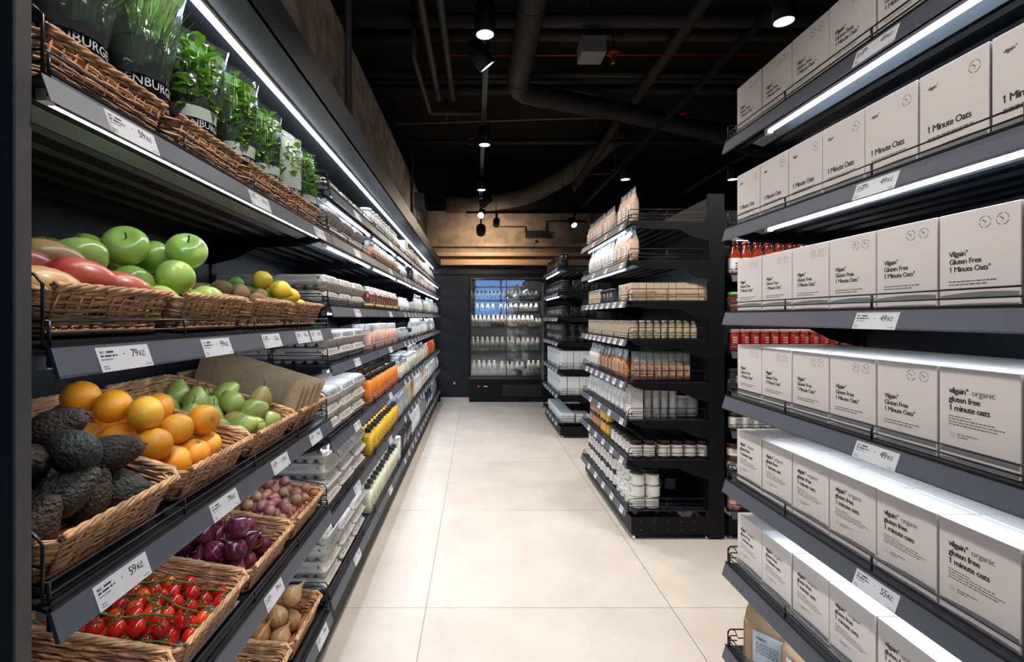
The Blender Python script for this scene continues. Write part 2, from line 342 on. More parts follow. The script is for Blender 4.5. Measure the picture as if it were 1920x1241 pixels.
mb = MB(); mb.box(-.018, .018, 1, 7.2, 3.02, 3.05, 0)
tag(obj('light_track', mb.build('track', black), None, (2.7, 0, 0)), 'black light track far off to the right beyond the shelves', 'light track')
spotlight('large ceiling spotlight nearest over the aisle, lens glowing downward', (.045, 2.50, 2.87), W=SPOT_W)
spotlight('black spotlight tilted to the right just behind the nearest one', (.065, 2.80, 2.86), tilt=(.25, -.65), W=SPOT_W*.6, stem=True)
spotlight('second lit spotlight along the aisle track', (.07, 4.1, 2.87), W=SPOT_W)
spotlight('third lit spotlight along the aisle track, seen small', (.06, 5.55, 2.87), W=SPOT_W*.9)
spotlight('tilted spotlight fourth along the aisle track', (.06, 6.1, 2.82), tilt=(.3, .9), W=SPOT_W*.5, r=.05)
spotlight('tilted spotlight fifth along the aisle track above the fridge', (.06, 6.6, 2.80), tilt=(-1.0, .3), W=SPOT_W*.35, r=.05, color=(1, .80, .58))
spotlight('stubby black spotlight hanging at the far end of the aisle track', (.07, 7.35, 2.70), tilt=(1.25, 0), W=SPOT_W*.36, r=.07, color=(1, .80, .58))
spotlight('small black spotlight right of the stubby one', (.30, 7.35, 2.82), tilt=(1.35, 0), W=SPOT_W*.32, r=.05, color=(1, .80, .58))
spotlight('lit spotlight on the crossing track, turned to face the aisle', (1.47, 7.3, 2.80), tilt=(-.75, -.35), W=SPOT_W*.3, r=.05)
spotlight('big lit ceiling spotlight above the white box shelves', (1.51, 2.39, 2.87), W=SPOT_W*.8)
spotlight('small lit spotlight far above the middle shelving', (1.57, 5.13, 2.87), W=SPOT_W*.5)
spotlight('small lit spotlight to the right beyond the middle shelving', (2.70, 5.13, 2.87), W=SPOT_W*.7)
# outside the frame, behind the photographer: the same track goes on
spotlight('unseen ceiling spotlight added behind the photographer to light the concrete beam', (.06, -.6, 2.87), tilt=(1.5, 0, .30), W=SPOT_W*1.0, ang=50)  # unseen lamp, added to brighten the concrete beam on the left
spotlight('ceiling spotlight directly above the photographer on the aisle track', (.06, .9, 2.87), W=SPOT_W*1.0)
spotlight('ceiling spotlight beyond the sauces end shelf', (2.2, 2.2, 2.87), tilt=(.45, 0), W=SPOT_W*.6)

# ---------------------------------------------------------------- shelving
CACHE = {}
def cached(key, fn):
    if key not in CACHE: CACHE[key] = fn()
    return CACHE[key]
RW, RT = .0022, .045
def m_shelf(W, D, tilt):
    M = Matrix.Identity(4); M[2][1] = tilt; mb = MB()
    mb.box(.003, W-.003, .012, D, -.006, 0, 0, M); mb.box(.003, W-.003, .006, .012, -.030, 0, 0, M)
    mb.box(.003, W-.003, .055, .075, -.022, -.006, 0, M)
    for k in range(4): y = D*.35+k*D*.16; mb.prism([(y, -.0062), (y+.03, -.0062), (y+.022, -.016), (y+.008, -.016)], .006, W-.006, 'x', 0, M)
    mb.box(.003, W-.003, D-.012, D, -.04, 0, 0, M)
    for k in range(int(W/.022)):                     # perforated front strip
        mb.box(.012+k*.022, .022+k*.022, .0065, .0115, .0, .0008, 1, M)
    return mb.build('shelf', [shelfm, chrome_d])
def m_rail(W):
    mb = MB(); mb.prism([(.011, .002), (.006, .004), (-.008, -RT+.004), (-.008, -RT), (-.002, -RT)], .002, W-.002, 'x', 0)
    mb.box(.002, W-.002, .0035, .0085, .001, .006, 1); return mb.build('price_rail', [railm, black])
def m_guard(W, post=.33):
    mb = MB(); y = .016
    for z in (.020, .038): mb.tube([(.006, y+.03, z), (.006, y+.006, z), (.012, y, z), (W-.012, y, z), (W-.006, y+.006, z), (W-.006, y+.03, z)], RW, 6)
    n = max(1, round(W/post))
    for k in range(n+1):
        x = .012+(W-.024)*k/n; mb.tube([(x, y, -.004), (x, y, .038)], RW*1.25, 6); 
    return mb.build('wire_guard', wire)
def m_side(D, h, tilt=0):
    M = Matrix.Identity(4); M[2][1] = tilt; mb = MB(); x = 0
    mb.tube([(x, .02, -.004), (x, .02, h-.012), (x, .032, h), (x, D-.02, h), (x, D-.02, 0)], RW*1.2, 6, 0, M=M)
    for z in (.022, h*.55): mb.tube([(x, .02, z), (x, D-.02, z)], RW, 6, 0, M=M)
    mb.tube([(x+.004, .20, .022), (x+.004, .05, .022), (x+.004, .04, .03), (x+.004, .04, h*.62), (x+.004, .05, h*.7), (x+.004, .20, h*.7)], RW, 6, 0, M=M)
    mb.tube([(x, D*.5, 0), (x, D*.5, h)], RW, 6, 0, M=M)
    return mb.build('side_guard', wire)
def m_led(W, z, inset=.05):
    mb = MB(); mb.box(inset, W-inset, .039, .047, z+.002, z+.009, 0); return mb.build('led_tube', ledm)
def m_ledh(W, z, inset=.05):
    mb = MB(); mb.box(inset-.02, W-inset+.02, .034, .052, z+.0095, z+.018, 0); mb.box(inset-.02, inset-.001, .034, .052, z-.001, z+.0095, 0); mb.box(W-inset+.001, W-inset+.02, .034, .052, z-.001, z+.0095, 0)
    return mb.build('led_holder', white)
def m_refl(W, tilt=0):
    M = Matrix.Identity(4); M[2][1] = tilt; mb = MB(); mb.prism([(.085, -.007), (.135, -.007), (.130, -.024), (.095, -.014)], .03, W-.03, 'x', 0, M); return mb.build('led_reflection_strip', reflm)
def m_bracket(D, tilt=0):
    M = Matrix.Identity(4); M[2][1] = tilt; mb = MB()
    mb.prism([(.03, -.006), (D, -.006), (D, -.125), (D-.10, -.10), (D-.19, -.055), (.12, -.050), (.05, -.03)], 0, .003, 'x', 0, M); return mb.build('bracket', black)
def shelving(label, W, D, top, levels, loc, rot, post=.10, uprights=(1, 1), base=.19, backz=None, side=(0, 0), feet=True):
    t = thing('shelving_unit', label, 'shelf', loc, rot)
    for k in (0, 1):
        if uprights[k]:
            def f():
                mb = MB(); mb.box(-.0, .03, 0, post, .012, top, 0)
                for i in range(int(top/.05)-2): mb.box(.011, .019, -.0008, 0, .08+i*.05, .105+i*.05, 1)
                return mb.build('upright', [black, ceilm])
            obj('upright', cached(('up', post, top), f), t, ((-.0 if k == 0 else W-.03), D, 0))
    mb = MB(); mb.box(.03*uprights[0], W-.03*uprights[1], D+.008, D+.02, .1, backz or top-.02, 0); obj('back_panel', mb.build('back_panel', blackpanel), t)
    mb = MB(); mb.box(.0, W, .035, .05, .035, base-.045, 0); mb.box(0, .015, .05, D, .035, base-.045, 0); mb.box(W-.015, W, .05, D, .035, base-.045, 0)
    for e in (-.0006, W):
        for i in range(5):
            for zz in (.06, .115): mb.box(e, e+.0006, .09+i*.085, .105+i*.085, zz*base/.19, zz*base/.19+.006, 1)
    obj('base_plinth', mb.build('base_plinth', [black, mat('plinth_slot', (.05, .05, .05), .5)]), t)
    if feet:
        def f():
            mb = MB(); mb.lathe([(.022, 0), (.022, .006), (.008, .012), (.006, .036), (.001, .036)], 14, 0); return mb.build('levelling_foot', steel)
        for x in (.03, W-.03):
            for y in (.07, D-.0): obj('levelling_foot', cached('foot', f), t, (x, y, 0))
    for L_ in levels:
        z, tl = L_['z'], L_.get('tilt', 0); D2 = L_.get('D', D)
        s_ = obj('shelf', cached(('sh', W, D2, tl), lambda: m_shelf(W, D2, tl)), t, (0, 0, z))
        obj('price_rail', cached(('rl', W), lambda: m_rail(W)), s_)
        if L_.get('guard', 1): obj('wire_guard', cached(('gd', W), lambda: m_guard(W)), s_)
        h = L_.get('sh', .075)
        if side[0]: obj('side_guard', cached(('sg', D2, h, tl), lambda: m_side(D2, h, tl)), s_, (.006, 0, 0))
        if side[1]: obj('side_guard', cached(('sg', D2, h, tl), lambda: m_side(D2, h, tl)), s_, (W-.006, 0, 0), (0, 0, 0), (-1, 1, 1))
        if z > .4:
            for x in (0, W-.003): obj('bracket', cached(('br', D2, tl), lambda: m_bracket(D2, tl)), s_, (x, 0, 0))
        if L_.get('led'):
            lz = L_.get('lz', -.046)+tl*.043
            ins = L_.get('ins', .05)
            obj('led_tube', cached(('ld', W, lz, ins), lambda: m_led(W, lz, ins)), s_)
            obj('led_reflection_strip', cached(('rf', W, tl), lambda: m_refl(W, tl)), s_)  # added strip imitating the bright band mirrored beside the tube
            obj('led_holder', cached(('lh', W, lz, ins), lambda: m_ledh(W, lz, ins)), s_)
    return t
XS = -.60                                               # left rail line
S = {1: (1.765, 0), 2: (1.377, .15), 3: (1.0, .30), 4: (.625, .165), 5: (.205, .09)}   # front height, tilt
TL = {1: 1.955, 2: 1.765, 3: 1.467, 4: 1.22, 5: .90, 6: .59, 7: .24}
shelving('black shelving bay at the left stacked with fruit and vegetable baskets', 1.33, .50, 2.25,
    [dict(z=S[k][0], tilt=S[k][1], led=(k <= 4), lz=-.023 if k == 1 else -.040, sh=.10) for k in (1, 2, 3, 4, 5)], (XS, .69, 0), LEFT, side=(1, 1), uprights=(1, 0), base=.20)
LB = [2.025, 2.96, 3.89, 4.82, 5.75, 6.68, 7.61]
LBW = [.93]*6+[.55]
for i, (y0, ww) in enumerate(zip(LB, LBW)):
    shelving(nth(i+1)+' black shelving bay along the left side counted from the fruit, '+['egg cartons', 'capped cartons', 'bags', 'pouches', 'packets', 'packs', 'last packets'][i], ww, .50, 2.25,
        [dict(z=TL[k], led=(k <= 6), lz=-.050 if k < 3 else -.038) for k in range(1, 8)], (XS, y0, 0), LEFT, side=(1 if i == 0 else 0, 0), uprights=(1, 1 if i == 6 else 0), base=.24, feet=False)
# side panel at the very left and lit canopy over the whole left run
mb = MB(); mb.box(-1.25, -.612, .645, .672, 0, 2.25, 0, bev=.002)
tag(obj('end_panel', mb.build('end_panel', mat('end_panel_paint', (.052, .052, .055), .5, bump=.1, bs=600)), None), 'dark grey upright end panel closing the fruit shelves at the far left', 'panel')
t = thing('lighting_canopy', 'long black canopy with a bright strip light over the left shelves', 'canopy', (-.9, 4.4, 2.25))
mb = MB(); mb.box(-1.12, -.59, .66, YB-.03, 2.25, 2.262, 0); mb.box(-.60, -.588, .66, YB-.03, 2.25, 2.372, 1)
o = obj('canopy_hood', mb.build('canopy', [mat('canopy_under', (.014, .017, .024), .45), mat('canopy_fascia', (.009, .010, .013), .55, spec=.3)]), t); o.location = (.9, -4.4, -2.25)
mb = MB(); mb.box(-.735, -.717, .68, YB-.06, 2.236, 2.246, 0); o = obj('led_strip', mb.build('strip', ledc), t); o.location = (.9, -4.4, -2.25)
mb = MB(); mb.box(-.742, -.710, .68, YB-.06, 2.246, 2.25, 0); mb.box(-.717, -.714, .68, YB-.06, 2.240, 2.246, 0); o = obj('led_channel', mb.build('channel', steel), t); o.location = (.9, -4.4, -2.25)

# right-hand shelving: white boxes, middle gondola, far gondola, sauces end shelf
OZ = [2.075, 1.75, 1.437, 1.125, .812, .50, .19]
shelving('black shelving bay at the right packed with white oats boxes', 1.33, .50, 2.40, [dict(z=z, led=(z > .3), D=.5, lz=-.044, ins=.22) for z in OZ], (.93, 1.83, 0), RIGHT, side=(0, 0), uprights=(1, 0), post=.05, base=.19)
G1Z = [2.036, 1.784, 1.528, 1.28, 1.004, .763, .51, .186]
shelving('black middle shelving bay with pouches, boxes, jars and cans', 1.31, .53, 2.21, [dict(z=z, led=(i in (0, 1)), D=.53, lz=-.05, ins=.12) for i, z in enumerate(G1Z)], (.955, 4.42, 0), RIGHT, side=(0, 1), uprights=(1, 1), post=.10, base=.186)
G2Z = [2.01, 1.71, 1.417, 1.125, .807, .504, .18]
shelving('black far shelving bay beside the fridge with dark tubs and white boxes', 1.28, .53, 2.10, [dict(z=z, led=(i in (0, 1)), D=.53, lz=-.05, ins=.12) for i, z in enumerate(G2Z)], (.955, 7.0, 0), RIGHT, side=(0, 1), uprights=(1, 1), post=.10, base=.18)
G3Z = [1.95, 1.69, 1.45, 1.205, .955, .70, .44, .19]
shelving('black end shelving bay stocked with red sauces behind the white box shelves', 1.0, .42, 2.21, [dict(z=z, led=(i in (0, 2)), D=.42, lz=-.04) for i, z in enumerate(G3Z)], (1.615, 3.08, 0), 0, uprights=(1, 1), post=.10, base=.19)
# ---------------------------------------------------------------- products: local front faces -Y, origin at the bottom centre
card = mat('white_card', (.73, .68, .665), .55, var=.02, vs=3)
cardside = mat('card_edge', (.62, .60, .58), .6)
pulp = mat('egg_pulp', (.50, .465, .43), .9, var=.08, vs=60, bump=.35, bs=260)
kraft = mat('kraft', (.40, .27, .165), .8, var=.08, vs=30, bump=.15, bs=200)
kraftl = mat('kraft_light', (.52, .40, .28), .75, var=.06, vs=30)
def film_mat(name, c, a, rough=.12, ior=1.5):
    m = bpy.data.materials.new(name); m.use_nodes = True; nt = m.node_tree; N = nt.nodes; L = nt.links; N.remove(N['Principled BSDF'])
    tr = N.new('ShaderNodeBsdfTransparent'); g = N.new('ShaderNodeBsdfGlossy'); g.inputs['Roughness'].default_value = rough; g.inputs[0].default_value = (.9, .95, 1, 1)
    d = N.new('ShaderNodeBsdfDiffuse'); d.inputs[0].default_value = (*c, 1)
    fr = N.new('ShaderNodeFresnel'); fr.inputs[0].default_value = ior
    tc = N.new('ShaderNodeTexCoord'); n = N.new('ShaderNodeTexNoise'); n.inputs['Scale'].default_value = 22; L.new(tc.outputs['Object'], n.inputs[0]); bp = N.new('ShaderNodeBump'); bp.inputs['Strength'].default_value = .4 if ior < 2 else .002; bp.inputs['Distance'].default_value = .02
    L.new(n.outputs[0], bp.inputs['Height']); L.new(bp.outputs[0], g.inputs['Normal']); L.new(bp.outputs[0], fr.inputs['Normal'])
    m1 = N.new('ShaderNodeMixShader'); m1.inputs[0].default_value = a; L.new(tr.outputs[0], m1.inputs[1]); L.new(d.outputs[0], m1.inputs[2])
    m2 = N.new('ShaderNodeMixShader'); L.new(fr.outputs[0], m2.inputs[0]); L.new(m1.outputs[0], m2.inputs[1]); L.new(g.outputs[0], m2.inputs[2]); L.new(m2.outputs[0], N['Material Output'].inputs[0]); return m
film = film_mat('clear_film', (.75, .85, .85), .035)
filmw = film_mat('milky_film', (.80, .88, .90), .38)
glassm = film_mat('clear_glass', (.8, .9, .9), .04, .03)

# oats boxes -------------------------------------------------------------------
OW, OH, OD = .157, .193, .085
def stamp(mb, x, z, r, mi, y=-.0005):
    n = 20; r2 = r*.90
    vs = [(x+math.cos(2*pi*i/n)*rr, y, z+math.sin(2*pi*i/n)*rr) for rr in (r, r2) for i in range(n)]
    mb.add(vs, [[i, (i+1) % n, n+(i+1) % n, n+i] for i in range(n) if i % 5 != 4], mi)
    for k in range(3): a = k*2.1+.4; mb.add([(x+math.cos(a)*r*.5-r*.09, y, z+math.sin(a)*r*.5), (x+r*.1, y, z-r*.08), (x+r*.2, y, z+r*.05), (x+math.cos(a)*r*.5+r*.05, y, z+math.sin(a)*r*.5+r*.12)], [[0, 1, 2, 3]], mi)
def oats(kind, W=OW, print_=True):
    mb = MB(); mb.box(-W/2+.0006, W/2-.0006, -OD/2, OD/2, 0, OH, 0, bev=.0012)
    y = -OD/2-.0004; l = -W/2
    mb.box(-W/2+.002, W/2-.002, -.0008, .0004, OH, OH+.0002, 3)
    if kind == 'gf':
        stamp(mb, W/2-.063, OH-.028, .0115, 2, y); stamp(mb, W/2-.031, OH-.028, .0115, 2, y)
        for i, s_ in enumerate(['Vilgain°', 'Gluten Free', '1 Minute Oats°']): text(mb, s_, l+.022, .105-i*.0155, .0150, 1, y, .026, sp=.90)
        inkrow(mb, l+.022, .053, .095, .0022, 2, y, seed=3); inkrow(mb, l+.022, .047, .078, .0022, 2, y, seed=4)
    elif kind == 'mo':
        text(mb, 'vilgain°', l+.022, OH-.038, .0105, 1, y, .012, sp=.9); stamp(mb, W/2-.029, OH-.034, .0125, 2, y)
        text(mb, '1 Minute Oats', l+.020, .064, .0200, 1, y, .026, sp=.88)
        inkrow(mb, l+.022, .050, .105, .0022, 2, y, seed=5); inkrow(mb, l+.022, .044, .085, .0022, 2, y, seed=6)
        M = Matrix.Rotation(pi/2, 4, 'Z') @ Matrix.Identity(4)
    else:
        text(mb, 'vilgain°', l+.022, .140, .0165, 1, y, .030, sp=.90); text(mb, 'organic', l+.0680, .140, .0165, 2, y, -.004, sp=.92)
        text(mb, 'gluten free', l+.022, .1225, .0165, 1, y, .030, sp=.90); text(mb, '1 minute oats', l+.022, .105, .0165, 1, y, .030, sp=.90)
        for i in range(4): inkrow(mb, l+.022, .092-i*.0055, (.045, .09, .108, .098)[i], .0019, 2, y, seed=7+i)
        stamp(mb, l+.029, .055, .005, 2, y); inkrow(mb, l+.040, .057, .04, .002, 2, y, seed=12); inkrow(mb, l+.040, .052, .02, .002, 2, y, seed=13)
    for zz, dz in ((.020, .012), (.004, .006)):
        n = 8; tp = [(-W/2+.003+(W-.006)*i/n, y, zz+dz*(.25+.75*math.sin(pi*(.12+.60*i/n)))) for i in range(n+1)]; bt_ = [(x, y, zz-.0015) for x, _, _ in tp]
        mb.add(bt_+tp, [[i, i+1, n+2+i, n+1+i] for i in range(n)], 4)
    # side print strip and curved grey tray cut at the foot of the box
    M = Matrix.Translation((W/2, 0, 0)) @ Matrix.Rotation(pi/2, 4, 'Z')
    for i in range(26):
        if i % 9 != 7: mb.quad(-.003, .045+i*.005, .006, .0035, -.0002, 2, M)
    return mb
def oats_base():
    n = 10; W = OW; mb = MB(); vs = []
    return mb
OATS = {k: ('oats_box', 'box', [('oats_box', oats(k).build('oats_'+k, [card, ink, inkg, cardside, taggrey]))]) for k in ('gf', 'mo', 'org')}
mb = MB(); mb.box(-OW/2+.0006, OW/2-.0006, -OD/2, OD/2, 0, OH, 0, bev=.0012); mb.box(-OW/2+.002, OW/2-.002, -.0008, .0004, OH, OH+.0002, 1)
OATS['plain'] = ('oats_box', 'box', [('oats_box', mb.build('oats_plain', [card, cardside]))])

# price tags -------------------------------------------------------------------
def price_tag(price, big=True, grey=False, w_=.122, curr='Kč'):
    mb = MB(); h = .041; mb.box(-w_/2, w_/2, -.0008, .0008, 0, h, 0)
    if not grey:
        y = -.0012
        if price:
            text(mb, price, w_/2-.030, .020, .0205, 1, y, 0, align='R', sp=.85); text(mb, curr, w_/2-.0285, .020, .0150, 1, y, -.002, sp=.8)
        x = -w_/2+.006
        text(mb, 'BIO', x, .0305, .006, 1, y, .01); inkrow(mb, x+.014, .031, .018, .0032, 1, y, seed=2); inkrow(mb, x, .0248, .036, .0028, 1, y, seed=8); inkrow(mb, x, .0195, .024, .0016, 2, y, seed=9)
        inkrow(mb, x, .008, .010, .0015, 2, y, seed=10); inkrow(mb, x, .004, .012, .0015, 2, y, seed=11); inkrow(mb, w_/2-.020, .004, .015, .0013, 2, y, seed=14); mb.quad(-.004, .026, .002, .0025, y, 1)
    return ('price_tag', 'price tag', [('price_tag', mb.build('price_tag', [taggrey if grey else tagw, ink, inkg]))])
TAGS = {}
def put_tag(side, d, z, label, price='49', w_=.122, grey=False, X=None, group=None, red=False):
    key = (price, w_, grey)
    if key not in TAGS: TAGS[key] = price_tag(price, True, grey, w_)
    # lies on the sloping rail: top leans back
    tilt = math.atan2(.014, .041)
    if side == 'L': loc = ((XS if X is None else X)+.0095, d, z-.0445); rot = Euler((-tilt, 0, LEFT))
    elif side == 'R': loc = ((.93 if X is None else X)-.0095, d, z-.0445); rot = Euler((-tilt, 0, RIGHT))
    else: loc = (d, X-.0095, z-.0445); rot = Euler((-tilt, 0, 0))
    return spawn(TAGS[key], label, loc, rot, group)

# egg cartons ------------------------------------------------------------------
def egg_carton():
    W, D, h = .236, .25, .068; lid = MB(); tr = MB()
    def ring(hw, hd, z, c): return [(-hw+c, -hd, z), (hw-c, -hd, z), (hw, -hd+c, z), (hw, hd-c, z), (hw-c, hd, z), (-hw+c, hd, z), (-hw, hd-c, z), (-hw, -hd+c, z)]
    def loft(mb, rings, mi=0, cap=True):
        vs = [p for r in rings for p in r]; n = 8; fs = []
        for i in range(len(rings)-1):
            for j in range(n): fs.append([i*n+j, i*n+(j+1) % n, (i+1)*n+(j+1) % n, (i+1)*n+j])
        fs.append(list(range(n))[::-1]); fs.append(list(range((len(rings)-1)*n, len(rings)*n))); mb.add(vs, fs, mi)
    loft(lid, [ring(W/2, D/2, .034, .012), ring(W/2, D/2, .037, .012), ring(W/2-.004, D/2-.004, .038, .012), ring(W/2-.013, D/2-.013, .061, .02), ring(W/2-.022, D/2-.022, .068, .022)])
    for sgn, M in [(0, Matrix.Identity(4)), (1, Matrix.Rotation(pi/2, 4, 'Z')), (2, Matrix.Rotation(-pi/2, 4, 'Z'))]:
        M2 = M @ Matrix.Translation((0, -((D if sgn == 0 else W)/2-.0045), .040)) @ Matrix.Rotation(math.radians(-21), 4, 'X')
        lid.box(-.075, .075, -.0012, .002, .003, .019, 0, M2)
        for i, w_ in enumerate((.085, .105, .06)): inkrow(lid, -.05, .0145-i*.0045, w_, .0018, 1, -.0016, M2, seed=i+30)
        lid.box(.083, .092, -.0016, .002, .008, .017, 1, M2); lid.box(-.095, -.09, -.0016, .002, .008, .012, 1, M2)
    lid.box(-.06, .06, -.05, .05, .068, .0684, 0); text(lid, 'BIO', -.02, .01, .02, 1, 0, 0, Matrix.Translation((0, 0, .0687)) @ Matrix.Rotation(-pi/2, 4, 'X'))
    loft(tr, [ring(W/2-.006, D/2-.006, .022, .014), ring(W/2-.001, D/2-.001, .031, .012), ring(W/2-.001, D/2-.001, .0338, .012)])
    nx, ny = 4, 5
    for i in range(nx):
        for j in range(ny):
            if 0 < i < nx-1 and 0 < j < ny-1: continue
            cx, cy = -W/2+.033+i*(W-.066)/(nx-1), -D/2+.030+j*(D-.060)/(ny-1)
            tr.lathe([(.012, 0), (.0165, .003), (.0235, .019), (.0245, .024)], 10, 0, True, Matrix.Translation((cx, cy, 0)))
    return ('egg_carton', 'egg carton', [('lid', lid.build('egg_lid', [pulp, inkg])), ('tray', tr.build('egg_tray', pulp))])
EGG = egg_carton()

# flat capped bottles ------------------------------------------------------------
def loftbox(mb, secs, n=12, mi=0, sm=True, mis=None):
    """secs: (hw, hd, z, e) superellipse sections"""
    vs = []; fs = []; ms = []
    for hw, hd, z, e in secs:
        for j in range(n):
            a = 2*pi*(j+.5)/n; c, s_ = math.cos(a), math.sin(a)
            vs.append((hw*math.copysign(abs(c)**e, c), hd*math.copysign(abs(s_)**e, s_), z))
    for i in range(len(secs)-1):
        for j in range(n): fs.append([i*n+j, i*n+(j+1) % n, (i+1)*n+(j+1) % n, (i+1)*n+j]); ms.append(mis[i] if mis else mi)
    fs += [list(range(n))[::-1], list(range((len(secs)-1)*n, len(secs)*n))]; ms += [ms[0], ms[-1]]
    o = len(mb.f); mb.add(vs, fs, 0, sm); mb.m[o:] = ms
def capped(name, cat, W, D, h, bodym, capm, inkm=None, label=None, neckm=None, caph=.026):
    b = MB(); hb = h-caph
    loftbox(b, [(W/2*.92, D/2*.9, 0, .35), (W/2, D/2, .006, .3), (W/2, D/2, hb*.80, .3), (W/2*.93, D/2*.9, hb*.88, .4), (W/2*.45, D/2*.6, hb*.97, .7), (W/2*.40, D/2*.55, hb, .8)], 12, 0)
    for i in range(5): inkrow(b, -W*.30, hb*(.62-.06*i), W*.6*(1, .8, .9, .5, .7)[i], hb*.016, 1, -D/2-.0006, seed=i+3)
    text(b, 'vilgain', -W*.32, hb*.40, W*.19, 1, -D/2-.0006, .02)
    c = MB(); c.lathe([(W*.25, 0), (W*.25, caph-.003), (W*.23, caph), (.001, caph)], 12, 0, False, Matrix.Translation((0, 0, hb-.002)))
    P = [('bottle_body', b.build(name+'_body', [bodym, inkm or ink])), ('cap', c.build(name+'_cap', capm))]
    if label:
        l = MB(); loftbox(l, [(W/2+.0004, D/2+.0004, hb*.12, .3), (W/2+.0004, D/2+.0004, hb*.32, .3)], 12, 0); P.append(('paper_label', l.build(name+'_label', label)))
    return (name, cat, P)
capblk = mat('cap_black', (.02, .02, .022), .35)
capwh = mat('cap_white', (.85, .86, .88), .35)
B_OR = capped('syrup_pack', 'drink pack', .078, .058, .170, mat('orange_pack', (.85, .25, .03), .5), capblk)
B_YE = capped('syrup_pack', 'drink pack', .078, .058, .160, mat('yellow_pack', (.88, .52, .03), .5), capblk)
B_CR = capped('syrup_pack', 'drink pack', .078, .058, .170, mat('cream_pack', (.70, .70, .50), .5), capblk)
B_PK = capped('drink_pack', 'drink pack', .080, .065, .158, mat('pink_pack', (.78, .46, .36), .5), capwh, caph=.035)
B_CP = capped('drink_pack', 'drink pack', .080, .065, .122, mat('copper_pack', (.42, .21, .13), .45), capwh, caph=.03)
B_BR = capped('sauce_bottle', 'bottle', .078, .062, .142, mat('brown_glass', (.13, .035, .012), .15), capwh, inkm=mat('ink_gold', (.60, .42, .14), .4), label=mat('gold_label', (.55, .38, .13), .5), caph=.03)
B_WH = capped('white_bottle', 'bottle', .080, .075, .125, white, capwh, inkm=mat('ink_green', (.10, .16, .10), .5))
B_DK = capped('dark_bottle', 'bottle', .085, .075, .22, mat('dark_bottle', (.02, .021, .026), .25), capblk, inkm=white)

# canisters, jars, tins, tubs ---------------------------------------------------
def canister(name, cat, r, h, bodym, lidm, labm=None, n=18, lidh=.018, lidr=1.03, inkm=None, lab=(.15, .78)):
    b = MB(); b.lathe([(r*.9, 0), (r, .004), (r, h-lidh-.006), (r*.9, h-lidh)], n, 0)
    if not labm:
        for i in range(4): inkrow_round(b, r+.0006, h*(.55-.08*i), .9, h*.022, 1)
    P = [('body', b.build(name+'_b', [bodym, inkm or ink]))]
    c = MB(); c.lathe([(r*lidr, h-lidh), (r*lidr, h-.002), (r*lidr*.95, h), (.001, h-.0005)], n, 0); P.append(('lid', c.build(name+'_l', lidm)))
    if labm:
        l = MB(); l.lathe([(r+.0006, h*lab[0]), (r+.0006, h*lab[1])], n, 0)
        l.f = l.f[:-2]; l.m = l.m[:-2]; l.s = l.s[:-2]
        for i in range(4): inkrow_round(l, r+.0014, h*(.62-.08*i), .9, h*.022 if i else h*.035, 1)
        P.append(('paper_label', l.build(name+'_w', [labm, inkm or ink])))
    return (name, cat, P)
def inkrow_round(mb, r, z, span, h, mi):
    a0 = -pi/2-span/2; k = 5
    vs = [(r*math.cos(a0+span*i/k), r*math.sin(a0+span*i/k), z+dz) for dz in (0, h) for i in range(k+1)]
    mb.add(vs, [[i, i+1, k+2+i, k+1+i] for i in range(k)], mi)
lab_w = mat('label_white', (.74, .73, .71), .55)
CAN_W = canister('white_canister', 'canister', .042, .19, white, capwh)
TUB_D = canister('black_tub', 'tub', .052, .12, mat('black_plastic', (.012, .012, .013), .3), mat('black_lid', (.016, .016, .017), .4), None, inkm=lab_w)
TIN_D = canister('black_tin', 'tin', .050, .165, MATS['black_plastic'], MATS['black_lid'], None, inkm=lab_w)
JAR_D = canister('dark_jar', 'jar', .034, .095, mat('dark_glass', (.03, .02, .015), .12), capblk, lab_w, lab=(.25, .6), n=14)
JAR_DK = canister('dark_jar', 'jar', .040, .105, MATS['dark_glass'], capblk, mat('label_black', (.02, .02, .02), .4), lab=(.15, .72), n=14, inkm=lab_w)
JAR_W = canister('preserve_jar', 'jar', .040, .115, mat('jar_brown', (.10, .03, .015), .12, coat=.5), capblk, lab_w, lab=(.10, .74))
JAR_Y = canister('honey_jar', 'jar', .037, .105, mat('jar_gold', (.75, .38, .02), .12, coat=.5), capblk, mat('label_gold', (.80, .52, .08), .5), lab=(.2, .7), n=14)
JAR_C = canister('nut_butter_jar', 'jar', .037, .105, mat('jar_copper', (.42, .17, .06), .12, coat=.5), capblk, mat('label_salmon', (.55, .30, .20), .5), lab=(.2, .7), n=14)
CANF = canister('food_can', 'can', .047, .074, steel, mat('can_lid', (.62, .66, .60), .25, metal=.8), mat('can_label', (.76, .76, .73), .5), lidh=.003, lidr=1.0, lab=(.06, .92))
SPICE = canister('spice_jar', 'jar', .022, .118, mat('spice', (.30, .22, .13), .5, var=.3, vs=200), mat('spice_lid', (.5, .5, .5), .25, metal=.9), mat('spice_label', (.50, .42, .30), .6), lidh=.016, n=10, lab=(.05, .7))
SAUCE = canister('red_sauce_jar', 'jar', .036, .115, mat('tomato_sauce', (.34, .022, .010), .12, coat=.6), mat('lid_red', (.55, .25, .20), .3), mat('label_red', (.34, .07, .06), .5), lab=(.06, .30), inkm=lab_w, n=16)
SAUCE_G = canister('green_lidded_jar', 'jar', .038, .13, mat('dark_red_sauce', (.20, .02, .02), .15, coat=.6), mat('lid_green', (.20, .62, .06), .35), MATS['label_red'], lab=(.05, .4), inkm=lab_w, n=16)
JAR_P = canister('pink_jar', 'jar', .04, .085, mat('pink_spread', (.62, .24, .22), .3), mat('lid_pinkish', (.5, .2, .2), .35), mat('label_pink', (.68, .38, .36), .5), lab=(.1, .7))
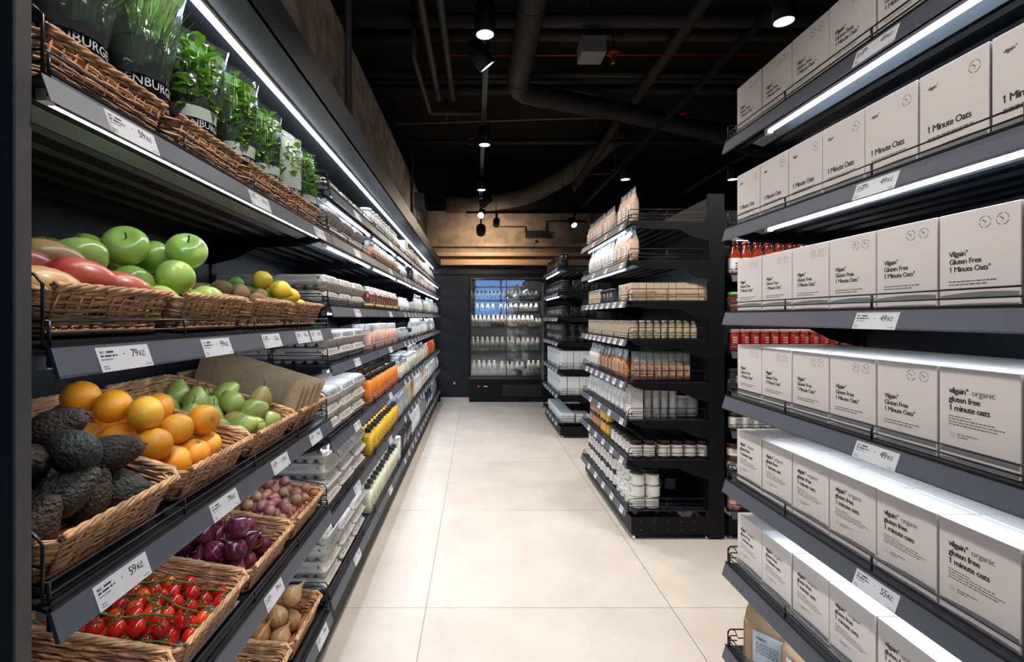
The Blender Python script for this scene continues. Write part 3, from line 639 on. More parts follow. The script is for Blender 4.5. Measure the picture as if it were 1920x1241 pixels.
JAR_B = canister('brown_spread_jar', 'jar', .045, .085, mat('brown_spread', (.22, .07, .02), .15, coat=.5), mat('lid_brown', (.05, .025, .02), .35), lab_w, lab=(.15, .65))
def sauce_bottle():
    b = MB(); r = .040
    b.lathe([(r*.9, 0), (r, .004), (r, .095), (r*.93, .11), (r*.60, .138), (r*.56, .150)], 18, 0)
    c = MB(); c.lathe([(r*.62, .150), (r*.62, .163), (r*.58, .165), (.001, .165)], 18, 0)
    l = MB(); l.lathe([(r+.0006, .012), (r+.0006, .085)], 18, 0); l.f = l.f[:-2]; l.m = l.m[:-2]; l.s = l.s[:-2]
    for i in range(3): inkrow_round(l, r+.0014, .055-.012*i, .9, .005, 1)
    return ('sauce_bottle', 'bottle', [('glass_body', b.build('sb', mat('passata', (.45, .09, .02), .12, coat=.6, c2=(.25, .03, .01), vs=12))), ('cap', c.build('sbc', mat('cap_darkred', (.25, .03, .02), .35))), ('paper_label', l.build('sbl', [lab_w, ink]))])
SAUCE_B = sauce_bottle()
# milk bottles ------------------------------------------------------------------
milk = mat('milk_plastic', (.86, .86, .80), .3, sss=.1)
def milk_bottle(kind, r, h, printm, capc=None):
    b = MB(); b.lathe([(r*.85, 0), (r, .005), (r, h*.56), (r*.95, h*.62), (r*.55, h*.82), (r*.42, h*.88), (r*.42, h*.94)], 16, 0)
    for i in range(3 if kind != 'plain' else 2): inkrow_round(b, r+.0008, h*(.36-.07*i), .9, h*.035, 1)
    if kind == 'mark': inkrow_round(b, r+.0010, h*.16, 1.1, h*.17, 1)
    if kind == 'choc': b.lathe([(r+.0006, h*.04), (r+.0006, h*.30), (r*.4, h*.30)], 16, 1)
    c = MB(); c.lathe([(r*.46, h*.93), (r*.46, h*.995), (.001, h)], 14, 0)
    return ('milk_bottle', 'bottle', [('bottle_body', b.build('milk', [milk, printm])), ('cap', c.build('milkcap', capc or milk))])
MK = {'a': milk_bottle('plain', .036, .235, inkg), 'b': milk_bottle('mark', .035, .20, mat('print_grey', (.25, .26, .25), .5)), 'c': milk_bottle('choc', .034, .185, mat('print_choc', (.25, .10, .05), .5)),
      'p': milk_bottle('choc', .034, .185, mat('print_pink', (.62, .42, .36), .5)), 'y': milk_bottle('choc', .034, .185, mat('print_ochre', (.42, .24, .06), .5)), 'r': milk_bottle('plain', .036, .225, inkg, mat('cap_crimson', (.5, .03, .07), .4)),
      's': milk_bottle('mark', .032, .135, MATS['print_grey']), 'n': milk_bottle('plain', .034, .185, inkg), 'k': milk_bottle('choc', .036, .175, mat('print_brown', (.20, .13, .09), .5))}
# pouches / bags ----------------------------------------------------------------
def pouch(name, W, D, h, bodym, topm, labm=None, fill=.72, seed=1, inkm=None, n=10, m=9, cat='bag'):
    r = random.Random(seed); vs = []; fs = []; ms = []
    for i in range(m+1):
        t_ = i/m; z = h*t_; th = D/2*max(.02, (1-max(0, (t_-.45)/.5)**1.6))*(.75+.25*min(1, t_*6)); wd = W/2*(.93+.07*math.sin(t_*pi)+ (.03 if t_ > .85 else 0))
        for j in range(2*n):
            a = 2*pi*(j+.5)/(2*n); c, s_ = math.cos(a), math.sin(a)
            wob = 1+r.uniform(-.14, .14)*(t_ > .1)
            vs.append((wd*math.copysign(abs(c)**.55, c), th*math.copysign(abs(s_)**.8, s_)*wob+(t_-.5)*r.uniform(-.003, .003), z+(r.uniform(-.004, .004) if 0 < i < m else 0)))
    k = 2*n
    for i in range(m):
        for j in range(k): fs.append([i*k+j, i*k+(j+1) % k, (i+1)*k+(j+1) % k, (i+1)*k+j]); ms.append(0 if (i+.5)/m < fill else 1)
    fs += [list(range(k))[::-1], list(range(m*k, (m+1)*k))]; ms += [0, 1]
    b = MB(); b.add(vs, fs, 0, True); b.m = ms
    P = [('bag_body', b.build(name, [bodym, topm]))]
    if labm:
        l = MB(); y0 = -D/2-.0035; lw, lh, lz = W*.62, h*.36, h*.17
        l.box(-lw/2, lw/2, y0, y0+.0045, lz, lz+lh, 0)
        text(l, 'vilgain', -lw*.42, lz+lh*.72, lw*.2, 1, y0-.0004, .02)
        for i in range(5): inkrow(l, -lw*.42, lz+lh*(.58-.1*i), lw*(.8, .6, .7, .5, .3)[i], lh*.035, 1, y0-.0004, seed=i)
        P.append(('paper_label', l.build(name+'_label', [labm, inkm or ink])))
    return (name, cat, P)
nutm = mat('nuts_fill', (.26, .15, .08), .7, var=.5, vs=130, bump=.5, bs=130)
P_KR = pouch('paper_pouch', .10, .06, .235, mat('pouch_tan', (.60, .42, .30), .55, var=.1, vs=40), filmw, lab_w, .74, 2)
P_K2 = pouch('paper_pouch', .11, .06, .22, mat('pouch_beige', (.62, .50, .38), .6, var=.1, vs=40), filmw, lab_w, .8, 3)
P_NT = pouch('nut_pouch', .10, .055, .195, nutm, filmw, mat('label_tan', (.45, .30, .20), .6), .66, 4)
P_NO = pouch('nut_pouch', .10, .055, .195, mat('apricot_fill', (.62, .24, .09), .6, var=.4, vs=110, bump=.4, bs=110), filmw, MATS['label_tan'], .62, 14)
P_WH = pouch('white_pouch', .10, .06, .21, mat('pouch_white', (.74, .76, .78), .4), mat('pouch_white_top', (.80, .83, .85), .35), None, .8, 5)
P_WL = pouch('white_pouch', .10, .055, .20, MATS['pouch_white'], filmw, lab_w, .75, 6)
P_SI = pouch('silver_pouch', .11, .06, .17, mat('pouch_silver', (.50, .54, .58), .25, metal=.4), MATS['pouch_silver'], None, .8, 7)
P_GN = pouch('green_pouch', .10, .055, .19, mat('pouch_green', (.42, .48, .30), .5, var=.3, vs=30), MATS['pouch_white_top'], None, .8, 8)
P_RD = pouch('red_pouch', .10, .055, .19, mat('pouch_red', (.80, .10, .05), .4, var=.3, vs=25), MATS['pouch_red'], None, .8, 9)
P_OR = pouch('orange_pouch', .10, .055, .19, mat('pouch_orange', (.92, .27, .05), .4), MATS['pouch_orange'], None, .8, 9)
P_NV = pouch('navy_pouch', .10, .055, .17, mat('pouch_navy', (.035, .045, .10), .4), MATS['pouch_navy'], lab_w, .8, 10)
P_GY = pouch('grey_pouch', .10, .06, .19, mat('pouch_grey', (.22, .26, .28), .35), MATS['pouch_silver'], None, .8, 12)
# flat cartons ------------------------------------------------------------------
def carton(name, W, D, h, m_, seed=1, inkm=None, words='vilgain', cat='box'):
    b = MB(); b.box(-W/2, W/2, -D/2, D/2, 0, h, 0, bev=.001); y = -D/2-.0004
    text(b, words, -W*.38, h*.70, min(W*.16, h*.2), 1, y, .015)
    for i in range(4): inkrow(b, -W*.38, h*(.58-.09*i), W*(.7, .5, .6, .4)[i], h*.028, 1, y, seed=seed+i)
    b.quad(-W*.38, h*.08, W*.2, h*.1, y, 1)
    b.box(-W/2+.004, W/2-.004, -.0006, .0006, h, h+.0002, 1)
    return (name, cat, [(name, b.build(name, [m_, inkm or ink]))])
BX_K = carton('bar_box', .14, .047, .115, kraftl, 3)
BX_W = carton('white_carton', .135, .07, .165, mat('carton_white', (.72, .75, .78), .45), 5, inkg)
BX_WT = carton('white_carton', .12, .10, .24, MATS['carton_white'], 6, inkg)
BX_L = carton('long_white_box', .26, .16, .105, MATS['carton_white'], 6, inkg)
BX_KT = carton('kraft_carton', .10, .10, .26, mat('carton_kraft', (.55, .38, .22), .7, var=.06, vs=30), 6)
BX_2 = carton('white_carton', .10, .08, .22, card, 9, inkg)
print('protos ok')

# ---------------------------------------------------------------- wicker baskets
wick = mat('wicker', (.60, .34, .17), .55, var=.30, vs=28, bump=.25, bs=300, island=.45)
wick2 = mat('wicker_dark', (.36, .155, .065), .6, var=.25, vs=30, island=.35)
BW, BD, BH = .322, .45, .085
def basket(seed=1, W=BW, D=BD, h=BH):
    r = random.Random(seed)
    hw, hd, rc = W/2, D/2, .022
    def path(k, off=0, z=0, flare=0):
        pts = []; hw2, hd2 = hw-off, hd-off
        segs = [((-hw2+rc, -hd2), (hw2-rc, -hd2), (0, -1)), ((hw2, -hd2+rc), (hw2, hd2-rc), (1, 0)), ((hw2-rc, hd2), (-hw2+rc, hd2), (0, 1)), ((-hw2, hd2-rc), (-hw2, -hd2+rc), (-1, 0))]
        for (a, b, n_) in segs:
            L_ = math.hypot(b[0]-a[0], b[1]-a[1]); m_ = max(2, int(L_/k))
            for i in range(m_+1): t_ = i/m_; pts.append((a[0]+(b[0]-a[0])*t_, a[1]+(b[1]-a[1])*t_, n_))
        return pts
    mb = MB(); nr = 19
    for k in range(nr):
        z = .020+(h-.030)*k/(nr-1); off = .018*(1-z/h)+.004; P = path(.0085, off); pts = []; n = len(P); ph = (k % 2)*pi
        jit = [r.uniform(-.0022, .0022) for _ in range(24)]
        for i, (x, y, nn) in enumerate(P):
            s_ = math.sin(i*pi/4.2+ph+r.uniform(-.2, .2))*.0022; jz = jit[int(i/n*24) % 24]*.9+math.sin(i*.13+k*1.7)*.0026
            pts.append((x+nn[0]*s_, y+nn[1]*s_, z+jz))
        pts.append(pts[0]); n += 1
        for a in range(0, n, 29):                    # several shorter willow rods per round
            q = pts[a:a+31]
            if len(q) > 3:
                if a+30 < n: q[-1] = (q[-1][0]*.995, q[-1][1]*.995, q[-1][2])
                mb.tube(q, r.uniform(.0025, .0034), 5, 0)
    def braid(z, off, amp, pitch, rad, strands, mi):
        P = path(.006, off)
        for s_ in range(strands):
            pts = []; d = 0
            for i, (x, y, nn) in enumerate(P):
                if i: d += math.hypot(x-P[i-1][0], y-P[i-1][1])
                a = d/pitch*2*pi+2*pi*s_/strands; pts.append((x+nn[0]*math.cos(a)*amp, y+nn[1]*math.cos(a)*amp, z+math.sin(a)*amp*.8))
            pts.append(pts[0])
            for a in range(0, len(pts), 12):
                q = pts[a:a+14]
                if len(q) > 3: mb.tube(q, rad, 5, mi)
    braid(h, .001, .0045, .11, .0034, 4, 0); braid(h-.008, .004, .003, .08, .0028, 2, 0)
    braid(.011, .020, .006, .020, .0036, 4, 1)
    P = path(.022, .014)
    for x, y, nn in P: mb.tube([(x-nn[0]*.006, y-nn[1]*.006, .01), (x+nn[0]*.012, y+nn[1]*.012, h-.004)], .0028, 5, 1)
    side = mb.build('weave', [wick, wick2])
    b = MB(); b.box(-hw+.024, hw-.024, -hd+.024, hd-.024, .006, .010, 1)
    for i in range(int((D-.05)/.012)):
        y = -hd+.028+i*.012; b.tube([(-hw+.024+j*.02, y, .012+(.002 if (i+j) % 2 else -.001)) for j in range(int((W-.048)/.02)+1)], .004, 5, 0)
    return [('basket_side', side), ('basket_floor', b.build('basket_floor', [wick, wick2]))]
BASKETS = [('wicker_basket', 'basket', basket(s)) for s in (1, 2, 3)]
BY = [.69+.0045+.3255*(i+.5)+.0 for i in range(4)]                       # basket centres along the bay
def put_basket(level, i, label, v=0):
    z, tl = S[level]; y = .035+BD/2+.005                                 # local distance behind the rail line
    an = math.atan(tl); c = math.cos(an)
    loc = Vector((XS-.035-(BD/2)*c, BY[i], z+tl*(.035)+(BD/2)*math.sin(an)+.0015))
    rot = Matrix.Rotation(LEFT, 4, 'Z') @ Matrix.Rotation(an, 4, 'X')
    return spawn(BASKETS[v], label, loc, rot.to_euler())
# ---------------------------------------------------------------- produce
def noisy(mb, amp, fr, seed):
    from mathutils import noise
    mb.v = [tuple(Vector(v)*(1+amp*noise.noise(Vector(v)*fr+Vector((seed*7.1, seed, 0))))) for v in mb.v]
def stemmesh(p0, p1, r, m_, bend=.003):
    mb = MB(); a, b = Vector(p0), Vector(p1); mb.tube([a, a.lerp(b, .5)+Vector((bend, 0, 0)), b], [r, r*.8, r*1.1], 6); return mb.build('stem', m_)
stemm = mat('stem_brown', (.10, .06, .025), .8)
stemg = mat('stem_green', (.10, .17, .035), .6)
def speck(name, c, c2, sp, rough=.3, bump=0, bs=90, scale=140, coat=.0, spots=.07, vs=5, sss=.08):
    m = mat(name, c, rough, c2=c2, vs=vs, bump=bump, bs=bs, coat=coat, sss=0); nt = m.node_tree; N = nt.nodes; L = nt.links; b = N['Principled BSDF']
    tc = N.new('ShaderNodeTexCoord'); v = N.new('ShaderNodeTexVoronoi'); v.inputs['Scale'].default_value = scale; L.new(tc.outputs['Object'], v.inputs[0])
    mr = N.new('ShaderNodeMapRange'); L.new(v.outputs['Distance'], mr.inputs[0]); mr.inputs[1].default_value = spots; mr.inputs[2].default_value = spots*2.2; mr.inputs[3].default_value = .7; mr.inputs[4].default_value = 0
    mx = N.new('ShaderNodeMixRGB'); L.new(mr.outputs[0], mx.inputs[0]); src = b.inputs['Base Color'].links[0].from_socket; L.new(src, mx.inputs[1]); mx.inputs[2].default_value = (*sp, 1); L.new(mx.outputs[0], b.inputs['Base Color']); return m
def fruit(name, cat, prof, m_, n=24, amp=.02, fr=14, seed=1, sx=1, sy=1, parts=None):
    mb = MB(); mb.lathe(prof, n, 0, True, None, sx, sy); noisy(mb, amp, fr, seed); return (name, cat, [(name+'_flesh' if parts else name, mb.build(name, m_))]+(parts or []))
def sph(r, h=1, n=14): return [(r*math.sin(pi*i/n), -r*h*math.cos(pi*i/n)) for i in range(n+1)]
def appleprof(r):
    P = []
    for i in range(17):
        a = pi*i/16; rr = r*(1-.10*math.cos(a))*(1)
        z = -r*.86*math.cos(a); x = rr*math.sin(a)**.85
        if i >= 14: z -= r*(.05, .14, .24)[i-14]*1.0
        if i <= 1: z += r*.10
        P.append((x, z))
    return P
m_apple = speck('apple_skin', (.42, .60, .13), (.31, .50, .085), (.50, .62, .30), .25, scale=110, spots=.05, coat=.3)
APPLE = [fruit('green_apple', 'apple', appleprof(.043), m_apple, 28, .05, 12, s, parts=[('stem', stemmesh((0, 0, .022), (.004, 0, .046), .0016, stemm))]) for s in (1, 2, 3)]
m_rp = mat('red_pear_skin', (.38, .04, .035), .38, c2=(.46, .10, .06), vs=9, coat=.3)
m_rp2 = mat('blush_pear_skin', (.58, .42, .15), .42, c2=(.54, .27, .12), vs=12, coat=.3)
def pearprof(r, l): return [(0.0001, -r*.86), (r*.3, -r*.9), (r*.62, -r*.78), (r*.9, -r*.42), (r, -r*.02), (r*.97, r*.32), (r*.86, r*.62), (r*.70, r*.90), (r*.52, r*1.12), (r*.38, r*l-.12*r), (r*.26, r*l), (r*.08, r*l-.02*r), (.0001, r*l-.06*r)]
def rpearprof(r): return [(0.0001, -r*1.25), (r*.35, -r*1.2), (r*.70, -r*.95), (r*.94, -r*.5), (r, 0), (r*.94, r*.5), (r*.80, r*.95), (r*.58, r*1.35), (r*.34, r*1.62), (r*.12, r*1.72), (.0001, r*1.70)]
RPEAR = [fruit('red_pear', 'pear', rpearprof(.036), m_, 24, .05, 11, s, parts=[('stem', stemmesh((0, 0, .058), (.006, 0, .078), .0018, stemm))]) for s, m_ in ((1, m_rp), (2, m_rp), (3, m_rp2))]
m_pear = speck('pear_skin', (.40, .46, .13), (.29, .38, .08), (.20, .25, .05), .35, scale=170, spots=.06, coat=.15)
m_pear2 = speck('russet_pear_skin', (.34, .42, .08), (.42, .22, .08), (.25, .2, .05), .4, scale=170, vs=12)
PEAR = [fruit('green_pear', 'pear', pearprof(.036, 1.42), m_, 24, .05, 14, s, parts=[('stem', stemmesh((0, 0, .048), (.006, 0, .070), .0018, stemm))]) for s, m_ in ((1, m_pear), (2, m_pear), (3, m_pear2))]
m_or = speck('orange_peel', (.86, .30, .012), (.92, .38, .02), (.72, .22, .01), .38, bump=.25, bs=420, scale=300, spots=.03, coat=.15)
m_or2 = speck('pale_orange_peel', (.90, .42, .03), (.94, .50, .05), (.8, .3, .02), .38, bump=.25, bs=420, scale=300, spots=.03, coat=.15)
def orange(m_, s):
    mb = MB(); mb.lathe([(x, z*.93) for x, z in sph(.038, 1, 18)], 28, 0); noisy(mb, .025, 14, s)
    b = MB()
    for i in range(6): a = i*pi/3; b.add([(0, 0, .0352), (.005*math.cos(a-.3), .005*math.sin(a-.3), .0358), (.009*math.cos(a), .009*math.sin(a), .0350), (.005*math.cos(a+.3), .005*math.sin(a+.3), .0358)], [[0, 1, 2, 3]], 0)
    b.lathe([(.0025, .034), (.0025, .0366), (.001, .037)], 8, 0)
    return ('orange', 'orange', [('peel', mb.build('orange', m_)), ('navel', b.build('navel', mat('navel', (.35, .28, .10), .8)))])
ORANGE = [orange(m_or, 1), orange(m_or, 2), orange(m_or2, 3)]
m_av = mat('avocado_skin', (.020, .026, .022), .45, c2=(.045, .040, .028), vs=22, bump=1.0, bs=140)
m_av2 = mat('avocado_skin_brown', (.026, .018, .013), .5, c2=(.05, .032, .02), vs=22, bump=1.0, bs=140)
def avprof(r): return [(.0001, -r*1.15), (r*.4, -r*1.08), (r*.75, -r*.82), (r*.96, -r*.4), (r, 0), (r*.93, r*.45), (r*.78, r*.85), (r*.62, r*1.2), (r*.45, r*1.5), (r*.22, r*1.68), (.0001, r*1.72)]
AVO = [fruit('avocado', 'avocado', avprof(.037), m_, 28, .06, 60, s, parts=[('stem_button', stemmesh((0, 0, .0625), (0, 0, .067), .0035, stemm, 0))]) for s, m_ in ((1, m_av), (2, m_av2))]
def lemprof(r): return [(.0001, -r*1.28), (r*.14, -r*1.24), (r*.24, -r*1.10), (r*.58, -r*.86), (r*.88, -r*.45), (r, 0), (r*.88, r*.45), (r*.58, r*.86), (r*.25, r*1.08), (r*.12, r*1.17), (.0001, r*1.2)]
LEMON = fruit('lemon', 'lemon', lemprof(.031), speck('lemon_peel', (.82, .56, .03), (.86, .62, .06), (.7, .4, .01), .35, bump=.25, bs=420, scale=300, spots=.03), 22, .03, 12, 2)
LIME = fruit('lime', 'lime', lemprof(.026), speck('lime_peel', (.10, .30, .02), (.17, .38, .03), (.08, .2, .01), .28, bump=.2, bs=420, scale=300, spots=.03), 22, .03, 12, 2)
KIWI = fruit('kiwi', 'kiwi', sph(.027, 1.25), mat('kiwi_skin', (.20, .125, .06), .85, c2=(.28, .19, .10), vs=30, bump=.4, bs=500), 20, .03, 12, 2)
def onion_mat(name, a, b_, streak, rough=.25):
    m = bpy.data.materials.new(name); m.use_nodes = True; nt = m.node_tree; N = nt.nodes; L = nt.links; bb = N['Principled BSDF']
    tc = N.new('ShaderNodeTexCoord'); gr = N.new('ShaderNodeTexGradient'); gr.gradient_type = 'RADIAL'; L.new(tc.outputs['Object'], gr.inputs[0])
    ml = N.new('ShaderNodeMath'); ml.operation = 'MULTIPLY'; ml.inputs[1].default_value = 26; L.new(gr.outputs['Fac'], ml.inputs[0])
    n = N.new('ShaderNodeTexNoise'); n.noise_dimensions = '1D'; n.inputs['Scale'].default_value = 1.0; n.inputs['Detail'].default_value = 3; L.new(ml.outputs[0], n.inputs['W'])
    n2 = N.new('ShaderNodeTexNoise'); n2.inputs['Scale'].default_value = 28; L.new(tc.outputs['Object'], n2.inputs[0])
    ad = N.new('ShaderNodeMath'); L.new(n.outputs[0], ad.inputs[0]); L.new(n2.outputs[0], ad.inputs[1]); ad.operation = 'ADD'
    r = N.new('ShaderNodeValToRGB'); L.new(ad.outputs[0], r.inputs[0]); e = r.color_ramp.elements; e[0].position = .38; e[0].color = (*a, 1); e[1].position = .62; e[1].color = (*b_, 1)
    x = e.new(.5); x.color = (*streak, 1); mm = N.new('ShaderNodeMath'); mm.operation = 'MULTIPLY'; mm.inputs[1].default_value = .5; L.new(ad.outputs[0], mm.inputs[0]); L.new(mm.outputs[0], r.inputs[0])
    L.new(r.outputs[0], bb.inputs['Base Color']); bb.inputs['Roughness'].default_value = rough; bb.inputs['Coat Weight'].default_value = .25; return m
def oniprof(r, tip=1.75): return [(.0001, -r*.88), (r*.18, -r*.90), (r*.55, -r*.80), (r*.86, -r*.45), (r, 0), (r*.93, r*.38), (r*.70, r*.74), (r*.40, r*1.0), (r*.18, r*1.25), (r*.10, r*(tip-.15)), (.0001, r*tip)]
def onion(name, cat, r, m_, s, root=True, tip=1.75, sx=1):
    mb = MB(); q = random.Random(s)
    for i in range(9): a = q.random()*6.3; mb.tube([(0, 0, -r*.88), (math.cos(a)*r*.12, math.sin(a)*r*.12, -r*1.02), (math.cos(a+1)*r*.2, math.sin(a+1)*r*.2, -r*1.1)], r*.02, 4)
    for i in range(3): a = q.random()*6.3; mb.tube([(0, 0, r*(tip-.3)), (math.cos(a)*r*.15, math.sin(a)*r*.15, r*(tip+.1)), (math.cos(a)*r*.35, math.sin(a)*r*.35, r*(tip+.2))], [r*.07, r*.04, r*.01], 4)
    return fruit(name, cat, oniprof(r, tip), m_, 22, .05, 14, s, sx=sx, parts=[('dry_roots_and_tip', mb.build('roots', mat('dry_skin', (.42, .27, .14), .8)))])
RO = [onion('red_onion', 'onion', .033, onion_mat('red_onion_skin', (.060, .006, .022), (.16, .020, .055), (.095, .009, .032)), 1), onion('red_onion', 'onion', .031, onion_mat('red_onion_skin_light', (.11, .010, .030), (.26, .05, .085), (.16, .018, .045)), 2)]
SHA = [onion('shallot', 'shallot', .0195, onion_mat('shallot_skin', (.36, .12, .09), (.52, .24, .15), (.44, .17, .12), .35), 3, tip=2.0), onion('shallot', 'shallot', .0185, onion_mat('shallot_skin_pink', (.30, .09, .12), (.50, .22, .20), (.40, .13, .14), .35), 4, tip=2.0), onion('shallot', 'shallot', .019, onion_mat('shallot_skin_tan', (.36, .20, .10), (.50, .30, .17), (.42, .24, .13), .4), 5, tip=1.9)]
YO = [onion('brown_onion', 'onion', .041, onion_mat('brown_onion_skin', (.36, .14, .04), (.54, .26, .09), (.44, .19, .06), .35), 6), onion('brown_onion', 'onion', .039, onion_mat('brown_onion_skin_pale', (.38, .19, .07), (.55, .33, .15), (.46, .25, .10), .35), 7)]
m_tom = mat('tomato_skin', (.70, .018, .010), .15, c2=(.60, .012, .010), vs=10, coat=.5)
m_tomo = mat('tomato_skin_orange', (.82, .11, .015), .15, c2=(.74, .05, .012), vs=10, coat=.5)
tm = MB(); tm.lathe(sph(.0150, 1.12, 12), 18, 0); TOM_M = tm.build('tomato', m_tom)
tm = MB(); tm.lathe(sph(.0150, 1.12, 12), 18, 0); TOM_O = tm.build('tomato', m_tomo)
tm = MB(); calg = mat('calyx_green', (.05, .12, .02), .6)
for i in range(5):
    a = i*2*pi/5; c_, s_ = math.cos(a), math.sin(a); tm.tube([(0, 0, .0168), (c_*.006, s_*.006, .0172), (c_*.012, s_*.012, .0145+(i % 2)*.006)], [.0012, .0014, .0004], 4)
tm.tube([(0, 0, .0165), (.001, 0, .0225)], .0011, 5); CALYX = tm.build('calyx', calg)
# ---------------------------------------------------------------- produce in the near left bay
def floorz(k, X): return S[k][0]+S[k][1]*(XS-X)+.016
def on_plane(px, py, k, hh):
    a, b = (px-CX)/F, (py-CY)/F; z0, tl = S[k]
    t = (H-z0-.016-tl*XS-hh)/(b-tl*a); return Vector((a*t, t, H-b*t))
def settle(P, k, i, it=60, grav=0.0):
    c = math.cos(math.atan(S[k][1])); x1 = XS-.035-.028; x0 = XS-.035-BD*c+.02; y0 = BY[i]-BW/2+.029; y1 = BY[i]+BW/2-.029
    for n in range(it):
        for q in P: q[0].z -= grav
        for a in range(len(P)):
            pa, ra = P[a][0], P[a][1]
            for b in range(a+1, len(P)):
                d = P[b][0]-pa; m = (ra+P[b][1])*.98
                if abs(d.x) < m and abs(d.y) < m and abs(d.z) < m:
                    L_ = d.length
                    if L_ < m:
                        e = d*((m-L_)/2/(L_+1e-6)); P[b][0] += e; pa -= e
        for q in P:
            r = q[1]; p = q[0]; p.x = min(x1-r, max(x0+r, p.x)); p.y = min(y1-r, max(y0+r, p.y)); p.z = max(p.z, floorz(k, p.x)+r*.97)
    return P
def filler(P, k, i, r, xmax=None, layers=1, step=2.0):
    c = math.cos(math.atan(S[k][1])); x1 = XS-.035-.029-r; x0 = (xmax if xmax else XS-.035-BD*c+.02)+r; y0 = BY[i]-BW/2+.030+r; y1 = BY[i]+BW/2-.030-r
    ny = int((y1-y0)/(r*step))+1; nx = int((x1-x0)/(r*step*.9))+1; out = []
    for L_ in range(layers):
        for a in range(nx):
            for b in range(ny):
                x = x1-a*(x1-x0)/max(1, nx-1)-L_*r*.8; y = y0+(b+(.5 if (a+L_) % 2 else 0))*(y1-y0)/max(1, ny-.5)
                if y > y1+.001: y = y1
                p = Vector((x, y, floorz(k, x)+r*(1+1.55*L_)))
                if all((p-q[0]).length > (r+q[1])*.86 for q in P+out): out.append([p, r, None])
    return out
def rnd_rot(): return (R.uniform(0, 6.28), R.uniform(0, 6.28), R.uniform(0, 6.28))
def up_rot(v=.5): return (R.uniform(-v, v), R.uniform(-v, v), R.uniform(0, 6.28))
def lie(dx, dy, dz=0): return Vector((dx, dy, dz)).to_track_quat('Z', 'Y').to_euler()
def place(P, protos, labf, group, rotf, base_r=None):
    # sorted near->far so that the wording can count them
    for n, q in enumerate(P):
        pr = protos if isinstance(protos, tuple) else protos[(n*7+3) % len(protos)]
        if isinstance(q[2], tuple): pr = q[2]
        rot = q[3] if len(q) > 3 and q[3] is not None else rotf()
        spawn(pr, labf(n, q), q[0], rot, group, (q[1]/base_r) if base_r else None)
def where(q, k, i):                                   # words for the place inside a basket
    X, Y = q[0].x, q[0].y; fx = (XS-.05-X)/.40; fy = (Y-(BY[i]-BW/2))/BW
    a = 'front' if fx < .33 else ('middle' if fx < .66 else 'back'); b = 'near' if fy < .36 else ('centre' if fy < .66 else 'far'); lay = 'on top' if q[0].z-floorz(k, X) > q[1]*2.0 else 'low down'
    return a, b, lay
USED = {}
def uniq(s):
    USED[s] = USED.get(s, 0)+1
    return s if USED[s] == 1 else s+' ('+nth(USED[s]-1)+')'
def lab(kind, basketname, k, i):
    cnt = {}
    def f(n, q):
        a, b, l = where(q, k, i); key = (a, b, l); cnt[key] = cnt.get(key, 0)+1
        return '%s %s, %s %s of the %s%s' % (kind, l, b, a, basketname, '' if cnt[key] == 1 else ', '+nth(cnt[key]-1)+' there')
    return f
bnames = ['nearest', 'second', 'third', 'farthest']
for i in range(4): put_basket(1, i, 'wicker basket of potted herbs on the top shelf, %s of four' % bnames[i], i % 3)
for i, c_ in enumerate(['red pears', 'green apples', 'kiwis', 'lemons and limes']): put_basket(2, i, 'wicker basket holding %s on the apple shelf' % c_, (i+1) % 3)
for i, c_ in enumerate(['dark avocados', 'oranges', 'green pears', 'folded brown paper bags']): put_basket(3, i, 'wicker basket holding %s on the orange shelf' % c_, (i+2) % 3)
for i, c_ in enumerate(['a few tomatoes at the very front', 'vine tomatoes', 'red onions', 'shallots']): put_basket(4, i, 'wicker basket holding %s on the tomato shelf' % c_, i % 3)
put_basket(5, 2, 'wicker basket with its rim just showing beside the brown onions', 1); put_basket(5, 3, 'wicker basket of brown onions on the lowest shelf', 2)
V = Vector
# red pears, apples
P = [[V((-.69, .78, 1.472)), .036, RPEAR[2], lie(.5, .9, -.1)], [V((-.70, .855, 1.490)), .036, RPEAR[0], lie(.8, .6, -.2)], [V((-.70, .955, 1.475)), .035, RPEAR[1], lie(.8, .7, -.15)],
     [V((-.765, .86, 1.525)), .035, RPEAR[2], lie(.8, .7, -.1)], [V((-.77, .93, 1.495)), .035, RPEAR[2], lie(.6, .8, 0)], [V((-.75, .79, 1.50)), .035, RPEAR[0], lie(.3, .9, .1)]]
P += filler(P, 2, 0, .036); P = settle(P, 2, 0, 12)
place(P, RPEAR, lab('red pear', 'pear basket beside the apples', 2, 0), 'red pears in the nearest basket', lambda: lie(R.uniform(-1, 1), R.uniform(-1, 1), R.uniform(-.3, .3)), .036)
A = [(-.778, .955, 1.536), (-.976, 1.1, 1.56), (-.875, 1.1, 1.567), (-.872, 1.18, 1.549), (-.787, 1.10, 1.557), (-.767, 1.19, 1.562), (-.826, 1.12, 1.50), (-.733, 1.05, 1.497), (-.707, 1.12, 1.500), (-.672, 1.16, 1.530), (-.676, 1.075, 1.455), (-.675, 1.19, 1.458), (-.675, 1.285, 1.458)]
P = [[V(a), .043*(1.08 if n in (0, 4, 9) else .98), None, None] for n, a in enumerate(A)]
A1 = P[0]; P = P[1:]; P += filler(P, 2, 1, .042)
P = settle(P, 2, 1, 8)
place(P, APPLE, lab('green apple', 'apple basket', 2, 1), 'green apples on the second basket', lambda: up_rot(.9), .043)
spawn(APPLE[1], 'large green apple resting on the back of the red pears', A1[0], up_rot(.4), None, 1.1)
for n, (a, s_) in enumerate([((-.80, .87, 1.515), 1.0), ((-.86, .96, 1.50), 1.0)]): spawn(APPLE[n], 'green apple behind the red pears, %s one' % ('nearer', 'farther')[n], a, up_rot(.5), None, s_)
